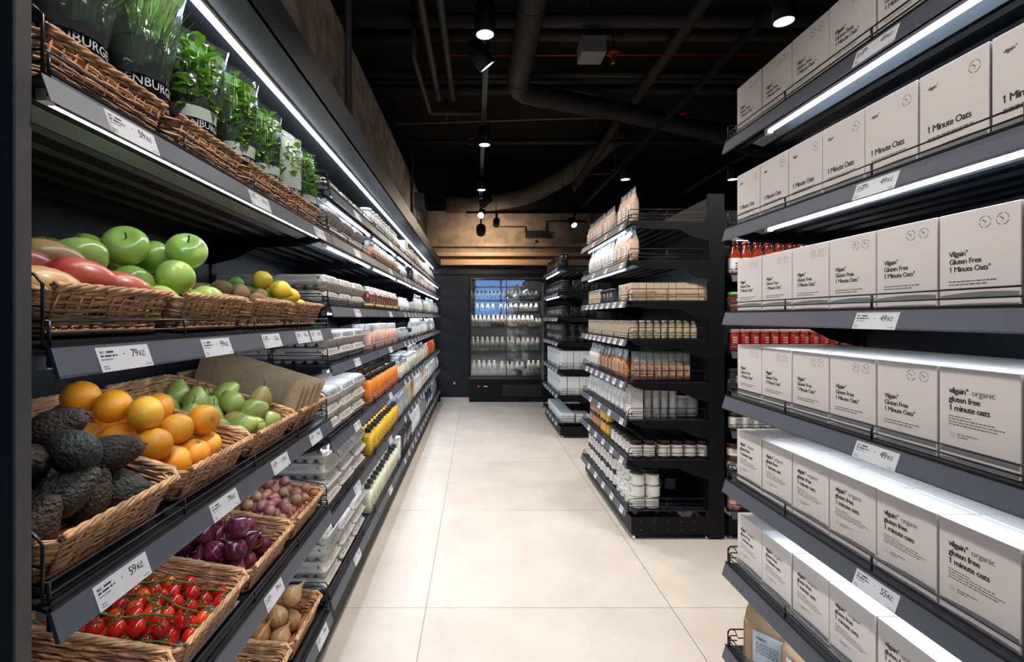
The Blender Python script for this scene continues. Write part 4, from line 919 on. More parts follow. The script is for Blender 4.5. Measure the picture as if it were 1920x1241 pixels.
# kiwis
P = [[V((-.75, 1.44, 1.502)), .027, None], [V((-.718, 1.47, 1.495)), .027, None], [V((-.694, 1.55, 1.470)), .027, None], [V((-.67, 1.60, 1.462)), .027, None], [V((-.76, 1.52, 1.49)), .027, None]]
P += filler(P, 2, 2, .027, -.95, 2); P = settle(P, 2, 2, 10)
place(P, KIWI, lab('brown kiwi', 'kiwi basket', 2, 2), 'kiwis in the third basket', lambda: lie(R.uniform(-1, 1), R.uniform(-1, 1), R.uniform(-.5, .5)), .027)
# lemons and limes
P = [[V((-.765, 1.70, 1.549)), .035, LEMON], [V((-.689, 1.72, 1.513)), .034, LEMON], [V((-.662, 1.81, 1.495)), .031, LEMON], [V((-.655, 1.90, 1.462)), .030, LEMON], [V((-.75, 1.80, 1.50)), .031, LEMON],
     [V((-.853, 1.70, 1.54)), .026, LIME], [V((-.80, 1.72, 1.505)), .027, LIME], [V((-.755, 1.735, 1.49)), .027, LIME], [V((-.71, 1.77, 1.475)), .026, LIME], [V((-.668, 1.75, 1.452)), .027, LIME], [V((-.664, 1.84, 1.445)), .026, LIME]]
f = filler(P, 2, 3, .029, -.95); 
for n, q in enumerate(f): q[2] = LEMON if n % 2 else LIME
P = settle(P+f, 2, 3, 12)
L1 = lab('yellow lemon', 'citrus basket', 2, 3); L2 = lab('green lime', 'citrus basket', 2, 3)
for n, q in enumerate(P): spawn(q[2], (L1 if q[2] is LEMON else L2)(n, q), q[0], lie(R.uniform(-1, 1), R.uniform(-1, 1), R.uniform(-.4, .4)), 'lemons' if q[2] is LEMON else 'limes', q[1]/(.031 if q[2] is LEMON else .026))
# oranges : px, py, layer height
O = [(150, 762, 3.3), (201, 776, 3.3), (240, 799, 3.2), (297, 772, 2.6), (147, 797, 2.0), (160, 819, 1.6), (195, 832, 1.5), (253, 851, 1.0), (275, 834, 1.6), (297, 815, 1.4), (333, 801, 1.2), (336, 828, 1.5), (383, 806, 2.2), (312, 849, 1.5), (400, 832, 1.3), (374, 849, 1.0), (338, 866, 1.0)]
P = [[on_plane(x, y, 3, .038*h_), .038, None] for x, y, h_ in O]; P += filler(P, 3, 1, .038, -.95)
P = settle(P, 3, 1, 14)
place(P, ORANGE, lab('orange', 'orange basket', 3, 1), 'oranges', lambda: up_rot(1.4), .038)
p = on_plane(98, 808, 3, .10); spawn(ORANGE[2], 'yellowish orange peeking out behind the avocados', p, up_rot(1), None, 1.0)
# avocados
AV = [(88, 820, 4.0, (1, .2, .5)), (123, 884, 3.1, (-.8, .3, .35)), (217, 884, 2.2, (1, .5, .25)), (258, 898, 1.5, (.9, .4, -.2)), (214, 926, 1.3, (.3, .2, .9)), (160, 944, 1.5, (.5, .6, .6)), (93, 964, 1.3, (.4, .3, .9)), (68, 925, 2.0, (.9, .1, .2)), (60, 900, 2.4, (.7, -.4, .2))]
P = [[on_plane(x, y, 3, .034*h_), .038, None, lie(*d)] for x, y, h_, d in AV]; P += [q+[None] for q in filler(P, 3, 0, .038)]
P = settle(P, 3, 0, 10)
place(P, AVO, lab('dark avocado', 'avocado basket', 3, 0), 'avocados', lambda: lie(R.uniform(-1, 1), R.uniform(-1, 1), R.uniform(-.2, .4)), .0385)
# pears
PR = [(359, 755, 2.2, (.1, .1, 1)), (335, 752, 2.0, (0, .3, 1)), (416, 744, 2.6, (.5, .6, .6)), (389, 755, 1.6, (0, .2, 1)), (437, 767, 2.2, (-.6, .4, .5)), (399, 777, 1.3, (0, 0, 1)), (366, 788, 1.1, (.2, 0, 1)), (402, 789, 1.0, (.1, .2, 1)), (438, 795, 1.0, (.8, .3, .2)), (472, 784, 1.7, (1, .5, .2)), (497, 761, 2.2, (.2, .2, 1)), (512, 787, 1.2, (.6, .8, .2)), (452, 805, 1.0, (.7, .3, .1)), (480, 804, 1.1, (-.7, .3, .5)), (318, 764, 1.4, (0, 0, 1))]
P = [[on_plane(x, y, 3, .031*h_), .032, (PEAR[2] if n in (10, 8) else PEAR[n % 2]), lie(*d)] for n, (x, y, h_, d) in enumerate(PR)]; P += [q+[None] for q in filler(P, 3, 2, .031, -.95)]
P = settle(P, 3, 2, 12)
place(P, PEAR, lab('green pear', 'green pear basket', 3, 2), 'green pears', lambda: lie(R.uniform(-1, 1), R.uniform(-1, 1), R.uniform(-.2, .9)), .032)
# paper bags standing in the last basket
def bagmesh():
    mb = MB(); n = 12; vs = []
    for j in range(5):
        for i in range(n+1): vs.append((-.19+.38*i/n, math.sin(i*.9+j)*.0012+.0006*j, .155*j/4))
    o = len(vs); vs += [(x, y+.0035, z) for x, y, z in vs]
    fs = [[j*(n+1)+i, j*(n+1)+i+1, (j+1)*(n+1)+i+1, (j+1)*(n+1)+i] for j in range(4) for i in range(n)]
    fs += [[a+o for a in f][::-1] for f in fs]; bd = [j*(n+1) for j in range(5)]
    fs += [[i, i+1, o+i+1, o+i][::-1] for i in range(n)]+[[4*(n+1)+i, 4*(n+1)+i+1, o+4*(n+1)+i+1, o+4*(n+1)+i] for i in range(n)]
    for c in (0, n): fs += [[j*(n+1)+c, (j+1)*(n+1)+c, o+(j+1)*(n+1)+c, o+j*(n+1)+c] for j in range(4)]
    mb.add(vs, fs, 0, False)
    for x in (-.13, .13): mb.box(x, x+.0015, -.0015, -.0003, .005, .15, 1)
    return mb.build('paper_bag', [mat('kraft_bag', (.36, .25, .15), .8, var=.08, vs=12, bump=.3, bs=40), mat('kraft_crease', (.26, .17, .10), .8)])
BG = ('paper_bag', 'paper bag', [('paper_bag', bagmesh())])
for n in range(11):
    an = -math.atan(.30); M = Matrix.Translation((-.825+.013*((n*5) % 4-1.5), 1.735+n*.0135, floorz(3, -.825)+.002)) @ Matrix.Rotation(an*-1 if False else math.atan(.30), 4, 'Y') @ Matrix.Rotation(-.05-.024*n+.03*(n % 2), 4, 'X')
    spawn(BG, 'flat brown paper bag standing in the basket, %s of the stack' % (nth(n)), M.to_translation(), M.to_euler(), 'paper bags beside the pears')
# tomatoes on the vine
def truss(label, x, y, z, ang, n=9, seed=1, tilt=0, group='vine tomatoes'):
    r = random.Random(seed); t = thing('tomato_truss', label, 'tomatoes', (x, y, z), (0, tilt, ang), group)
    Lh = .036*(n/2)*.52; mb = MB(); pts = [(-Lh-.02+(2*Lh+.04)*i/8, math.sin(i*1.3+seed)*.004, .034+math.sin(i+seed)*.003) for i in range(9)]
    mb.tube(pts, [.0022]*8+[.0012], 6); 
    tm_ = []
    for i in range(n):
        s_ = 1 if i % 2 else -1; u = -Lh+2*Lh*i/(n-1); px_, py_ = u+r.uniform(-.003, .003), s_*(.0205+r.uniform(0, .003))
        tm_.append((px_, py_, .0175+r.uniform(0, .003), s_)); mb.tube([(u-.006, 0, .034), (u, s_*.008, .036), (px_, py_*.82, .034)], .0013, 5)
    obj('vine', mb.build('vine', stemg), t)
    for px_, py_, pz, s_ in tm_:
        m_ = TOM_O if r.random() < .22 else TOM_M
        q = obj('tomato', m_, t, (px_, py_, pz), (s_*-.45+r.uniform(-.25, .25), r.uniform(-.4, .4), r.uniform(0, 6)), r.uniform(1.08, 1.25)); obj('calyx', CALYX, q)
k = 0
for a, y in enumerate((1.075, 1.145, 1.215, 1.283)):
    for b, x in enumerate((-.765, -.915)):
        truss('truss of cherry tomatoes, %s row from the near rim, %s one' % (nth(a), ('front', 'back')[b]), x+(.012 if a % 2 else 0), y+.004*b, floorz(4, x)+.004, .10*(-1)**k, 9, k+1, math.atan(.165)); k += 1
for b, (x, y) in enumerate([(-.79, 1.11), (-.83, 1.18), (-.80, 1.25), (-.75, 1.18)]):
    truss('upper truss of red cherry tomatoes lying on the others, '+['near the near rim', 'across the middle', 'by the far rim', 'at the front'][b], x, y, floorz(4, x)+.034, .25*(-1)**b, 7, b+20, math.atan(.165))
truss('truss of tomatoes at the bottom left corner of the picture', -.74, .93, floorz(4, -.74)+.004, .1, 9, 50, math.atan(.165)); truss('second truss of tomatoes behind the end panel', -.73, .85, floorz(4, -.73)+.004, .1, 9, 51, math.atan(.165))
mb = MB(); mb.box(-.19, .19, -.14, .14, 0, .002, 0); o = tag(obj('tray_liner', mb.build('liner', mat('liner', (.42, .42, .52), .4)), None, (-.83, BY[1], floorz(4, -.83)-.0005), (0, math.atan(.165), 0)), 'pale lilac liner showing under the vine tomatoes', 'liner')
# red onions, shallots, brown onions
ROP = [(377, 1018, 2.6), (400, 988, 2.8), (442, 1010, 2.6), (455, 1042, 2.3), (414, 1064, 2.0), (372, 1051, 2.0), (409, 1038, 1.8), (336, 1040, 1.9), (307, 1044, 1.9), (509, 1025, 1.6), (500, 1042, 1.6), (494, 1058, 1.3), (463, 1088, 1.1), (336, 1057, 1.1), (478, 1018, 1.7), (348, 1020, 2.2), (375, 1072, 1.0), (480, 1072, 1.2), (405, 1016, 2.4), (445, 1084, 1.1)]
P = [[on_plane(x, y, 4, .031*h_), .0315, None] for x, y, h_ in ROP]; P += filler(P, 4, 2, .031)
P = settle(P, 4, 2, 16)
place(P, RO, lab('red onion', 'red onion basket', 4, 2), 'red onions', lambda: up_rot(1.0), .033)
P = []; P += filler(P, 4, 3, .0190, -.96, 2, 1.95)
for n in range(30):
    x = R.uniform(-.67, -.90); y = R.uniform(BY[3]-.12, BY[3]+.10); P.append([V((x, y, floorz(4, x)+.075+.02*R.random())), .0190, None])
P = settle(P, 4, 3, 30, .0012)
place(P, SHA, lab('shallot', 'shallot basket', 4, 3), 'shallots', rnd_rot, .0185)
YOP = [(565, 1139, 2.6), (530, 1135, 2.2), (535, 1165, 1.6), (500, 1191, 1.0), (546, 1194, 1.0), (508, 1163, 1.2), (563, 1172, 1.0)]
P = [[on_plane(x, y, 5, .038*h_), .039, None] for x, y, h_ in YOP]; P += filler(P, 5, 3, .039, -.95)
P = settle(P, 5, 3, 12)
place(P, YO, lab('brown onion', 'brown onion basket', 5, 3), 'brown onions', lambda: up_rot(.8), .041)

# potted herbs in printed sleeves ------------------------------------------------
wrapm = mat('black_film', (.008, .008, .010), .18, bump=.9, bs=30)
wlet = mat('print_silver', (.52, .53, .54), .4)
leafm = mat('leaf_green', (.20, .46, .04), .5, c2=(.32, .60, .09), vs=14)
leafd = mat('chive_green', (.20, .44, .10), .5, c2=(.36, .58, .20), vs=14)
grn = mat('band_green', (.30, .50, .20), .4)
sleeve_w = film_mat('sleeve_frost', (.62, .72, .62), .62, .3)
def herb(kind, seed, h=.33, big=1.0, wrap=False):
    r = random.Random(seed); r0, hb = .058*big, .145*big
    P = []
    b = MB(); vs = []; n = 36; K = 10
    for k in range(K):
        z = hb*k/(K-1); rr = r0*(.86+.22*k/(K-1)) if k < K-1 else r0*1.02
        for j in range(n): a = 2*pi*j/n; q = rr*(1+.03*math.sin(a*7+k*1.3+seed)+r.uniform(-.025, .015)); vs.append((q*math.cos(a), q*math.sin(a), z+(.010*math.sin(a*3+seed)+.006*math.sin(a*8) if k == K-1 else 0)))
    fs = [[k*n+j, k*n+(j+1) % n, (k+1)*n+(j+1) % n, (k+1)*n+j] for k in range(K-1) for j in range(n)]+[list(range(n))[::-1]]
    b.add(vs, fs, 0, True)
    def wrap_text(st, z, size, cen=0, bold=.01, ital=0):
        m2 = MB(); text(m2, st, 0, 0, size, 1, 0, bold, align='C', ital=ital); rr = r0*1.09
        for x, y, zz in m2.v: pass
        vv = [(rr*math.sin(x/rr+cen), -rr*math.cos(x/rr+cen), z+zz) for x, y, zz in m2.v]; o = len(b.v); b.v += vv
        for f in m2.f: b.f.append([q+o for q in f]); b.m.append(1); b.s.append(False)
    wrap_text('PAPENBURGER', hb*.66, .0235*big, 0, .012); wrap_text('Bio-Gärtnerei', hb*.44, .017*big, .1, 0, .3)
    P.append(('pot_wrap', b.build('pot_wrap', [wrapm, wlet])))
    f = MB()
    if kind == 'chive':
        for i in range(560):
            a = r.uniform(0, 2*pi); q = r0*.85*math.sqrt(r.random()); L_ = r.uniform(.10, .20)*big; la = a+r.uniform(-.5, .5); le = r.uniform(.0, .065)*big
            x, y = q*math.cos(a), q*math.sin(a); wv = .0024
            p0 = V((x, y, hb*.8)); p1 = p0+V((math.cos(la)*le*.3, math.sin(la)*le*.3, L_*.6)); p2 = p0+V((math.cos(la)*le, math.sin(la)*le, L_))
            s_ = V((-math.sin(la), math.cos(la), 0))*wv
            f.add([p0-s_, p0+s_, p1+s_, p1-s_, p2], [[0, 1, 2, 3], [3, 2, 4]], 0)
    else:
        for i in range(170 if not wrap else 46):
            a = r.uniform(0, 2*pi); q = r0*.9*math.sqrt(r.random()); L_ = r.uniform(.03, h*.60); x, y = q*math.cos(a), q*math.sin(a); ex, ey = x*1.08, y*1.08
            f.tube([(x, y, hb*.8), ((x+ex)/2, (y+ey)/2, hb*.8+L_*.5), (ex, ey, hb*.8+L_)], .0011, 4)
            for m_ in range(4):
                la = r.uniform(0, 2*pi); ll = r.uniform(.022, .044)*big; lw = ll*.55; t_ = V((math.cos(la), math.sin(la), r.uniform(-.2, .6))).normalized(); sd = t_.cross(V((0, 0, 1))).normalized(); up = sd.cross(t_)
                o_ = V((ex, ey, hb*.8+L_*(1-.22*m_))); pts = []
                for u, ww, dz in [(0, .1, 0), (.25, .8, .10), (.55, 1, .10), (.8, .7, .02), (1, .06, -.1)]:
                    for s_ in (-1, 0, 1): pts.append(o_+t_*ll*u+sd*lw*.5*ww*s_+up*ll*(dz+(.10*ww if s_ else 0)))
                f.add(pts, [[c*3+e, c*3+e+1, c*3+e+4, c*3+e+3] for c in range(4) for e in range(2)], 0, True)
    P.append(('foliage', f.build('foliage', leafd if kind == 'chive' else leafm)))
    s_ = MB(); vs = []; K = 9; n = 26
    for k in range(K):
        t_ = k/(K-1); z = hb*.78+(h-hb*.78)*t_; wx = r0*1.05+(.050*big)*t_; wy = r0*1.05*(1-t_**2.2)+.006
        for j in range(n): a = 2*pi*j/n; q = 1+r.uniform(-.02, .02)+.02*math.sin(5*a+k); vs.append((wx*math.cos(a)*q, wy*math.sin(a)*q, z+(.004*math.sin(a*3) if k == K-1 else 0)))
    fs = []; ms = []
    for k in range(K-1):
        for j in range(n): fs.append([k*n+j, k*n+(j+1) % n, (k+1)*n+(j+1) % n, (k+1)*n+j]); ms.append(1 if k == K-3 and not wrap else (2 if ((k < 1 and kind != 'chive') or wrap) else 0))
    s_.add(vs, fs, 0, True); s_.m = ms
    P.append(('plastic_sleeve', s_.build('sleeve', [film, film_mat('sleeve_band', (.25, .46, .18), .55, .3) if 'sleeve_band' not in bpy.data.materials else bpy.data.materials['sleeve_band'], sleeve_w])))
    return ('potted_herb', 'potted herb', P)
z1 = S[1][0]+.02
HB = [('chive', .850, -.722, 1.0, 0, 'potted herb in a black sleeve at the top left corner, behind the end panel'), ('chive', 1.026, -.728, 1.10, 0, 'large potted chives in a tall black and clear sleeve'), ('leaf', 1.210, -.718, 1.0, 0, 'potted rocket with broad leaves in a clear printed sleeve'),
      ('leaf', 1.42, -.708, .86, 0, 'slim potted herb with a white sleeve, between rocket and mint'), ('leaf', 1.60, -.708, .86, 0, 'potted herb with tall leaf sprigs over its sleeve'), ('leaf', 1.80, -.712, .92, 1, 'potted herb wrapped in a frosted pale green sleeve'), ('leaf', 1.955, -.700, .80, 0, 'farthest potted herb in a clear sleeve, beside the egg cartons')]
for n, (kd, y, x, big, wr, lb) in enumerate(HB):
    P = herb(kd, n+3, (.38, .40, .345, .36, .33, .32, .31)[n], big, bool(wr)); spawn(P, lb, (x, y, z1), LEFT+(-.55, -.5, -.5, -.35, -.35, -.3, -.2)[n])

# tags of the near bay -----------------------------------------------------------
def dpx(px, X): return X*F/abs(px-CX)
put_tag('L', .735, S[1][0], 'blank grey label strip on the top shelf edge under the herbs', '', .12, True)
for k, a, b, pr, lb in [(1, 203, 304, '59', 'white price tag reading 59 under the herb baskets, nearest'), (1, 472, 511, '59', 'white price tag under the third herb basket'), (1, 592, 614, '59', 'white price tag at the far end of the herb shelf'),
    (2, 191, 289, '79', 'white price tag reading 79 under the red pears'), (2, 386, 438, '99', 'white price tag reading 99 under the green apples'), (2, 498, 530, '12', 'white price tag under the kiwis'), (2, 560, 583, '79', 'white price tag under the lemons, left of two'), (2, 586, 607, '69', 'white price tag at the far end of the apple shelf'),
    (3, 186, 286, '59', 'white price tag reading 59 under the avocados'), (3, 401, 452, '79', 'white price tag reading 79 under the oranges'), (3, 515, 545, '114', 'white price tag under the green pears'), (3, 585, 606, '59', 'white price tag under the paper bags'),
    (4, 502, 535, '79', 'white price tag on the tomato shelf edge under the shallots'), (5, 600, 616, '39', 'white price tag on the lowest shelf edge under the brown onions')]:
    put_tag('L', (dpx(a, .5905)+dpx(b, .5905))/2, S[k][0], lb, pr)

# ---------------------------------------------------------------- left run: cartons and bottles
T_ = {1: 'top shelf', 2: 'second shelf', 3: 'third shelf', 4: 'fourth shelf', 5: 'fifth shelf', 6: 'sixth shelf', 7: 'bottom shelf'}
XF = -.63
for k, n_front in {1: 1, 2: 2, 3: 2, 4: 2, 5: 3, 6: 4, 7: 4}.items():
    for j in range(3):
        for cx_ in range(2 if (j == 0 or k >= 5) else 1):
            nn = n_front-(1 if (k in (7,) and j > 0) else 0)
            if k == 5 and cx_ == 1: continue
            for s_ in range(nn):
                if cx_ == 1 and j > 0 and s_ < nn-1: continue
                spawn(EGG, 'grey egg carton on the %s, %s stack from the fruit%s, %s up' % (T_[k], nth(j), ', behind' if cx_ else '', nth(s_)), (XF-.127-.254*cx_+R.uniform(-.003, .003), 2.175+.247*j+R.uniform(-.004, .004), TL[k]+.001+.0685*s_), LEFT+R.uniform(-.03, .03), 'egg cartons')
def run(side, k, y0, y1, P, w_, dep, words, group, x=XF, zt=None, rows=1, rstep=None, ynear=True, scale=None, jit=.004, rotj=.06, two=0, shelfwords=None, h=0):
    n = max(1, int((y1-y0+.002)/w_)); z = (TL[k] if zt is None else zt)+.001; sw = shelfwords or ('left '+T_[k])
    for r_ in range(rows):
        for j in range(n):
            for u in range(two+1):
                X = (x-dep/2-r_*(rstep or dep*1.08)) if side == 'L' else (x+dep/2+r_*(rstep or dep*1.08))
                lb = '%s, %s from near end' % (words, nth(j)) + (', %s row back' % nth(r_) if r_ else '') + (', upper' if u and two == 1 else (', %s layer' % nth(u) if u else '')) + ', '+sw
                if len(lb.split()) > 16: lb = lb.replace(' from near end', ' from near')
                spawn(P, lb, (X+R.uniform(-jit, jit), y0+w_*(j+.5)+R.uniform(-jit, jit)*.4, z+u*h), (LEFT if side == 'L' else RIGHT)+R.uniform(-rotj, rotj), group, scale)
y0, y1 = 2.93, 3.94
y0 = 2.915
CAN_T = canister('white_canister', 'canister', .038, .125, white, capwh)
run('L', 1, y0, y1, CAN_T, .084, .08, 'white canister', 'white canisters'); run('L', 2, y0, y1, B_CP, .084, .068, 'copper drink pack with white cap', 'copper drink packs')
run('L', 3, y0, y1, B_BR, .084, .066, 'brown bottle with gold label', 'brown bottles with gold labels'); run('L', 4, y0, y1, B_PK, .084, .068, 'pink drink pack with white cap', 'pink drink packs', rows=2)
run('L', 5, y0, y1, B_OR, .084, .062, 'orange pack with black cap', 'orange packs', rows=4, rstep=.085); run('L', 6, y0, y1, B_YE, .084, .062, 'yellow pack with black cap', 'yellow packs', rows=2, rstep=.075)
run('L', 7, y0, y1, B_CR, .084, .062, 'cream pack with black cap', 'cream packs', rows=2, rstep=.075)
for n in range(10): spawn(B_OR, 'orange pack behind the egg cartons, %s from the back panel' % nth(n), (-1.07+.05*n if n < 5 else -1.04+.05*(n-5), 2.12 if n < 5 else 2.22, TL[5]+.001), LEFT+1.57*(n < 5)*-1, 'orange packs behind the cartons')
# farther bays: (proto, width, depth, name, count)
bag_w = (P_WH, .105, .06, 'white bag'); bag_l = (P_WL, .10, .055, 'white labelled pouch'); kr = (P_KR, .105, .06, 'tan pouch'); kb = (P_K2, .11, .06, 'beige pouch'); si = (P_SI, .11, .06, 'silver bag'); gn = (P_GN, .10, .055, 'green pouch')
bt = (BX_WT, .13, .10, 'tall white carton'); kt = (BX_KT, .105, .10, 'kraft carton'); dk = (B_DK, .09, .075, 'black bottle'); cn = (CAN_W, .088, .084, 'white canister'); nv = (P_NV, .105, .055, 'navy pouch'); rd = (P_RD, .10, .055, 'red pouch'); og = (P_OR, .10, .055, 'orange pouch'); gy = (P_GY, .10, .06, 'grey pouch'); nt_ = (P_NT, .10, .055, 'nut pouch'); jd = (JAR_D, .072, .07, 'dark jar')
FARL = {1: [(bag_w, 4, .6), (bt, 1, .68), (kb, 2, .6), (kr, 6, .66), (bag_l, 7, .72), (bt, 3, .62), (bag_w, 9, .66)],
        2: [(bag_w, 5, .55), (dk, 5, .75), (bag_w, 3, .75), (kr, 6, .85), (kb, 4, .8), (rd, 1, .7), (bag_w, 12, .8)],
        3: [(bag_w, 6, .6), (si, 5, .65), (bag_l, 5, 1), (gy, 3, .9), (gn, 4, .9), (bag_w, 10, 1.0), (bag_l, 5, .9)],
        4: [(si, 6, .65), (jd, 2, 1), (bag_w, 8, .9), (bag_l, 6, .95), (gn, 3, .95), (gy, 1, 1), (bag_w, 8, .9)],
        5: [(kb, 5, .65), (cn, 7, .9), (nv, 1, .9), (kb, 6, 1.0), (gn, 4, 1.0), (rd, 6, 1.0), (og, 5, 1.0)],
        6: [(si, 6, 1.0), (kt, 3, .9), (bag_w, 6, 1.15), (kb, 6, 1.1), (bag_w, 13, 1.1), (bag_l, 5, 1.1)],
        7: [(cn, 1, 1.05), (dk, 8, 1.0), (bag_w, 7, 1.15), (gy, 6, 1.1), (nv, 8, 1.1), (gy, 8, 1.1)]}
for k, seq in FARL.items():
    y = 3.96; seen = {}
    for (P, w_, dep, nm), cnt, s_ in seq:
        if k == 5 and nm == 'white canister': pass
        m_ = cnt
        while m_ and y+w_*m_ > 8.10: m_ -= 1
        if not m_: break
        seen[nm] = seen.get(nm, 0)+1; nm2 = nm if seen[nm] == 1 else ('farther '+nm if seen[nm] == 2 else 'farthest '+nm)
        for r_ in range(2 if k >= 5 and y < 5.5 else 1):
            run('L', k, y, y+w_*m_, P, w_, dep, nm2+(' behind' if r_ else ''), nm2+'s on the '+T_[k]+(' behind' if r_ else ''), x=XF-r_*dep*1.15, scale=(1, 1, s_), jit=.008, rotj=.2)
        y += w_*m_+.004
for k in range(1, 8):
    for n, (y, g) in enumerate([(2.45, 0), (3.40, 0)]): put_tag('L', y, TL[k], 'white price tag on the %s below the %s' % (T_[k], ('egg cartons', 'capped packs')[n]), ('59', '49')[n])
    for n in range(17): put_tag('L', 4.1+n*.235, TL[k], 'small white price tag on the far %s edge, %s from near' % (T_[k], nth(n)), '89', .07, group='far price tags on the left')

# ---------------------------------------------------------------- right: oats
ON = ['top', 'second', 'third', 'fourth', 'fifth', 'sixth']
for r_, z in enumerate(OZ[:6]):
    w_ = .158 if r_ != 1 else .149
    for j in range(7):
        yc = 1.815-w_*(j+.5)
        if yc < .70: continue
        kind = ['gf', 'mo', 'gf', 'gf' if j < 5 else 'org', 'org', 'org'][r_]
        wds = {'gf': 'white gluten free oats box', 'mo': 'white oats box with large lettering', 'org': 'white organic oats box'}[kind]
        nback = 1 if r_ < 3 else 4
        for b in range(nback):
            lb = '%s, %s from the far end of the %s oats shelf' % (wds, nth(j), ON[r_]) if not b else 'white box %s row behind the front, %s from far end, %s oats shelf' % (nth(b), nth(j), ON[r_])
            o = spawn(OATS[kind if not b else 'plain'], lb, (.972+OD/2+b*(OD+.0025)+R.uniform(-.001, .001), yc, z+.001), RIGHT+R.uniform(-.006, .006), 'white oats boxes' if not b else 'white boxes behind the front row', (.985 if r_ != 1 else .93, 1, 1.0))
    put_tag('R', 1.132, z, 'white price tag reading %s on the %s oats shelf' % ('55' if r_ == 4 else '49', ON[r_]), '55' if r_ == 4 else '49') if r_ < 5 else None
# brown bread bags at the foot
def breadbag():
    mb = MB(); r = random.Random(4); W, D, h = .17, .15, .26; S_ = [(W/2*.96, D/2*.96, 0, .12), (W/2, D/2, .01, .1), (W/2, D/2, .15, .12), (W/2*.98, D/2*.8, .19, .3), (W/2*.94, D/2*.35, .235, .5), (W/2*.92, .007, .25, .7), (W/2*.92, .006, .275, .7)]
    loftbox(mb, S_, 28, 0, False); mb.v = [(x+r.uniform(-.003, .003), y+r.uniform(-.003, .003), z) for x, y, z in mb.v]; mb.box(-W/2*.95, W/2*.95, -.010, .010, .262, .283, 0); return ('bread_bag', 'bag', [('bag_body', mb.build('bread_bag', kraft))])
BB = breadbag()
lm = MB(); lm.box(-.05, .05, -.003, 0, 0, .11, 0, bev=.001); text(lm, 'vilgain', -.04, .085, .014, 1, -.0034, .01); [inkrow(lm, -.04, .07-.008*i, .07, .0025, 1, -.0034, seed=i) for i in range(5)]
for i in range(9): lm.quad(.02+i*.0025, .008, .0014, .014, -.0034, 1)
LBL = lm.build('bread_label', [mat('label_bluewhite', (.50, .58, .66), .35), ink])
tie = MB(); tie.tube([(0, 0, .26), (-.02, -.03, .29), (-.06, -.05, .285), (-.085, -.03, .27), (-.05, -.01, .262), (-.09, -.06, .262)], .0018, 6); TIE = tie.build('twist_tie', mat('copper_tie', (.5, .3, .2), .4))
for n, (x, y, rz, lb) in enumerate([(1.06, 1.715, RIGHT+.7, 'brown paper bread bag with pale blue label under the oats shelves'), (1.08, 1.52, RIGHT+.1, 'second brown paper bread bag behind the first'), (1.07, 1.33, RIGHT, 'third brown paper bread bag on the bottom right shelf'), (1.24, 1.70, RIGHT, 'brown paper bread bag at the back of the bottom right shelf')]):
    t = thing('bread_bag', lb, 'bag', (x, y, OZ[6]+.001), rz)
    obj('bag_body', BB[2][0][1], t); obj('paper_label', LBL, t, (0, -.0795, .03), (0, 0, 0))
    if n == 0: obj('twist_tie', TIE, t)
# side wire loops at the far end of each oats shelf
def endloop():
    mb = MB(); mb.tube([(0, .012, -.004), (0, .012, .055), (0, .02, .063), (0, .10, .063), (0, .46, .063), (0, .46, 0)], RW*1.2, 6); mb.tube([(-.012, .022, .02), (-.022, .022, .03), (-.022, .03, .05), (-.006, .04, .055), (0, .05, .03), (0, .46, .03)], RW, 6); return mb.build('end_guard', wire)
EL = endloop()
for u in [o for o in C.objects if o.get('label', '').startswith('black shelving bay at the right')]:
    for s_ in [c for c in u.children if c.name.startswith('shelf')]: obj('side_guard', EL, s_, (.008, 0, 0))
# ---------------------------------------------------------------- middle bay (G1): its near end faces the camera
XG = 1.0
G = ['top', 'second', 'third', 'fourth', 'fifth', 'sixth', 'seventh', 'bottom']
def rr(k, y0, y1, P, w_, dep, words, **kw): run('R', 0, y0, y1, P, w_, dep, words, kw.pop('group', words+' row'), x=kw.pop('x', XG), zt=G1Z[k], shelfwords=G[k]+' middle-bay shelf', **kw)
def endrow(k, X0, n, step, P, words, y, scale=None, rot=RIGHT, two=0, h=0, Z=None, Gn=None, bay='middle'):
    for j in range(n):
        for u in range(two+1):
            spawn(P, '%s at the near end of the %s %s shelf, %s from aisle%s' % (words, (Gn or G)[k], bay, nth(j), (', upper' if two == 1 else ', layer '+str(u+1)) if u else ''), (X0+step*j, y+R.uniform(-.002, .002), (Z or G1Z)[k]+.001+u*h), rot+R.uniform(-.05, .05), words+' end row', scale)
rr(0, 3.14, 3.50, P_KR, .105, .06, 'tall tan pouch', scale=(1, 1, .98)); rr(0, 3.62, 3.84, P_K2, .105, .06, 'beige pouch', scale=(1, 1, .98)); rr(0, 3.86, 4.38, P_KR, .104, .06, 'farther tan pouch', scale=(1, 1, .92))
rr(1, 3.14, 3.60, P_KR, .105, .06, 'clear-topped tan pouch', scale=(1, 1, .95)); rr(1, 3.62, 4.38, P_WL, .105, .06, 'white pouch', scale=(1, 1, 1.05))
rr(2, 3.14, 3.56, BX_K, .141, .047, 'brown bar box', jit=.001, rotj=.01); endrow(2, XG+.047*1.5+.002, 10, .0478, BX_K, 'brown bar box', 3.21)
rr(2, 3.60, 3.96, JAR_DK, .088, .08, 'dark lidded jar'); rr(2, 3.97, 4.38, SPICE, .055, .05, 'small pale jar')
rr(3, 3.13, 4.38, SPICE, .0475, .046, 'spice jar', jit=.001); endrow(3, XG+.072, 8, .0475, SPICE, 'spice jar', 3.155); endrow(3, XG+.072, 8, .0475, SPICE, 'second-line spice jar', 3.204)
endrow(4, XG+.035, 8, .047, P_NT, 'nut pouch', 3.17, scale=(.52, 1, 1), rot=-.15); rr(4, 3.30, 3.60, P_NO, .10, .055, 'apricot pouch'); rr(4, 3.60, 4.0, P_NT, .10, .055, 'dark nut pouch'); rr(4, 4.0, 4.38, P_WL, .105, .055, 'white nut pouch')
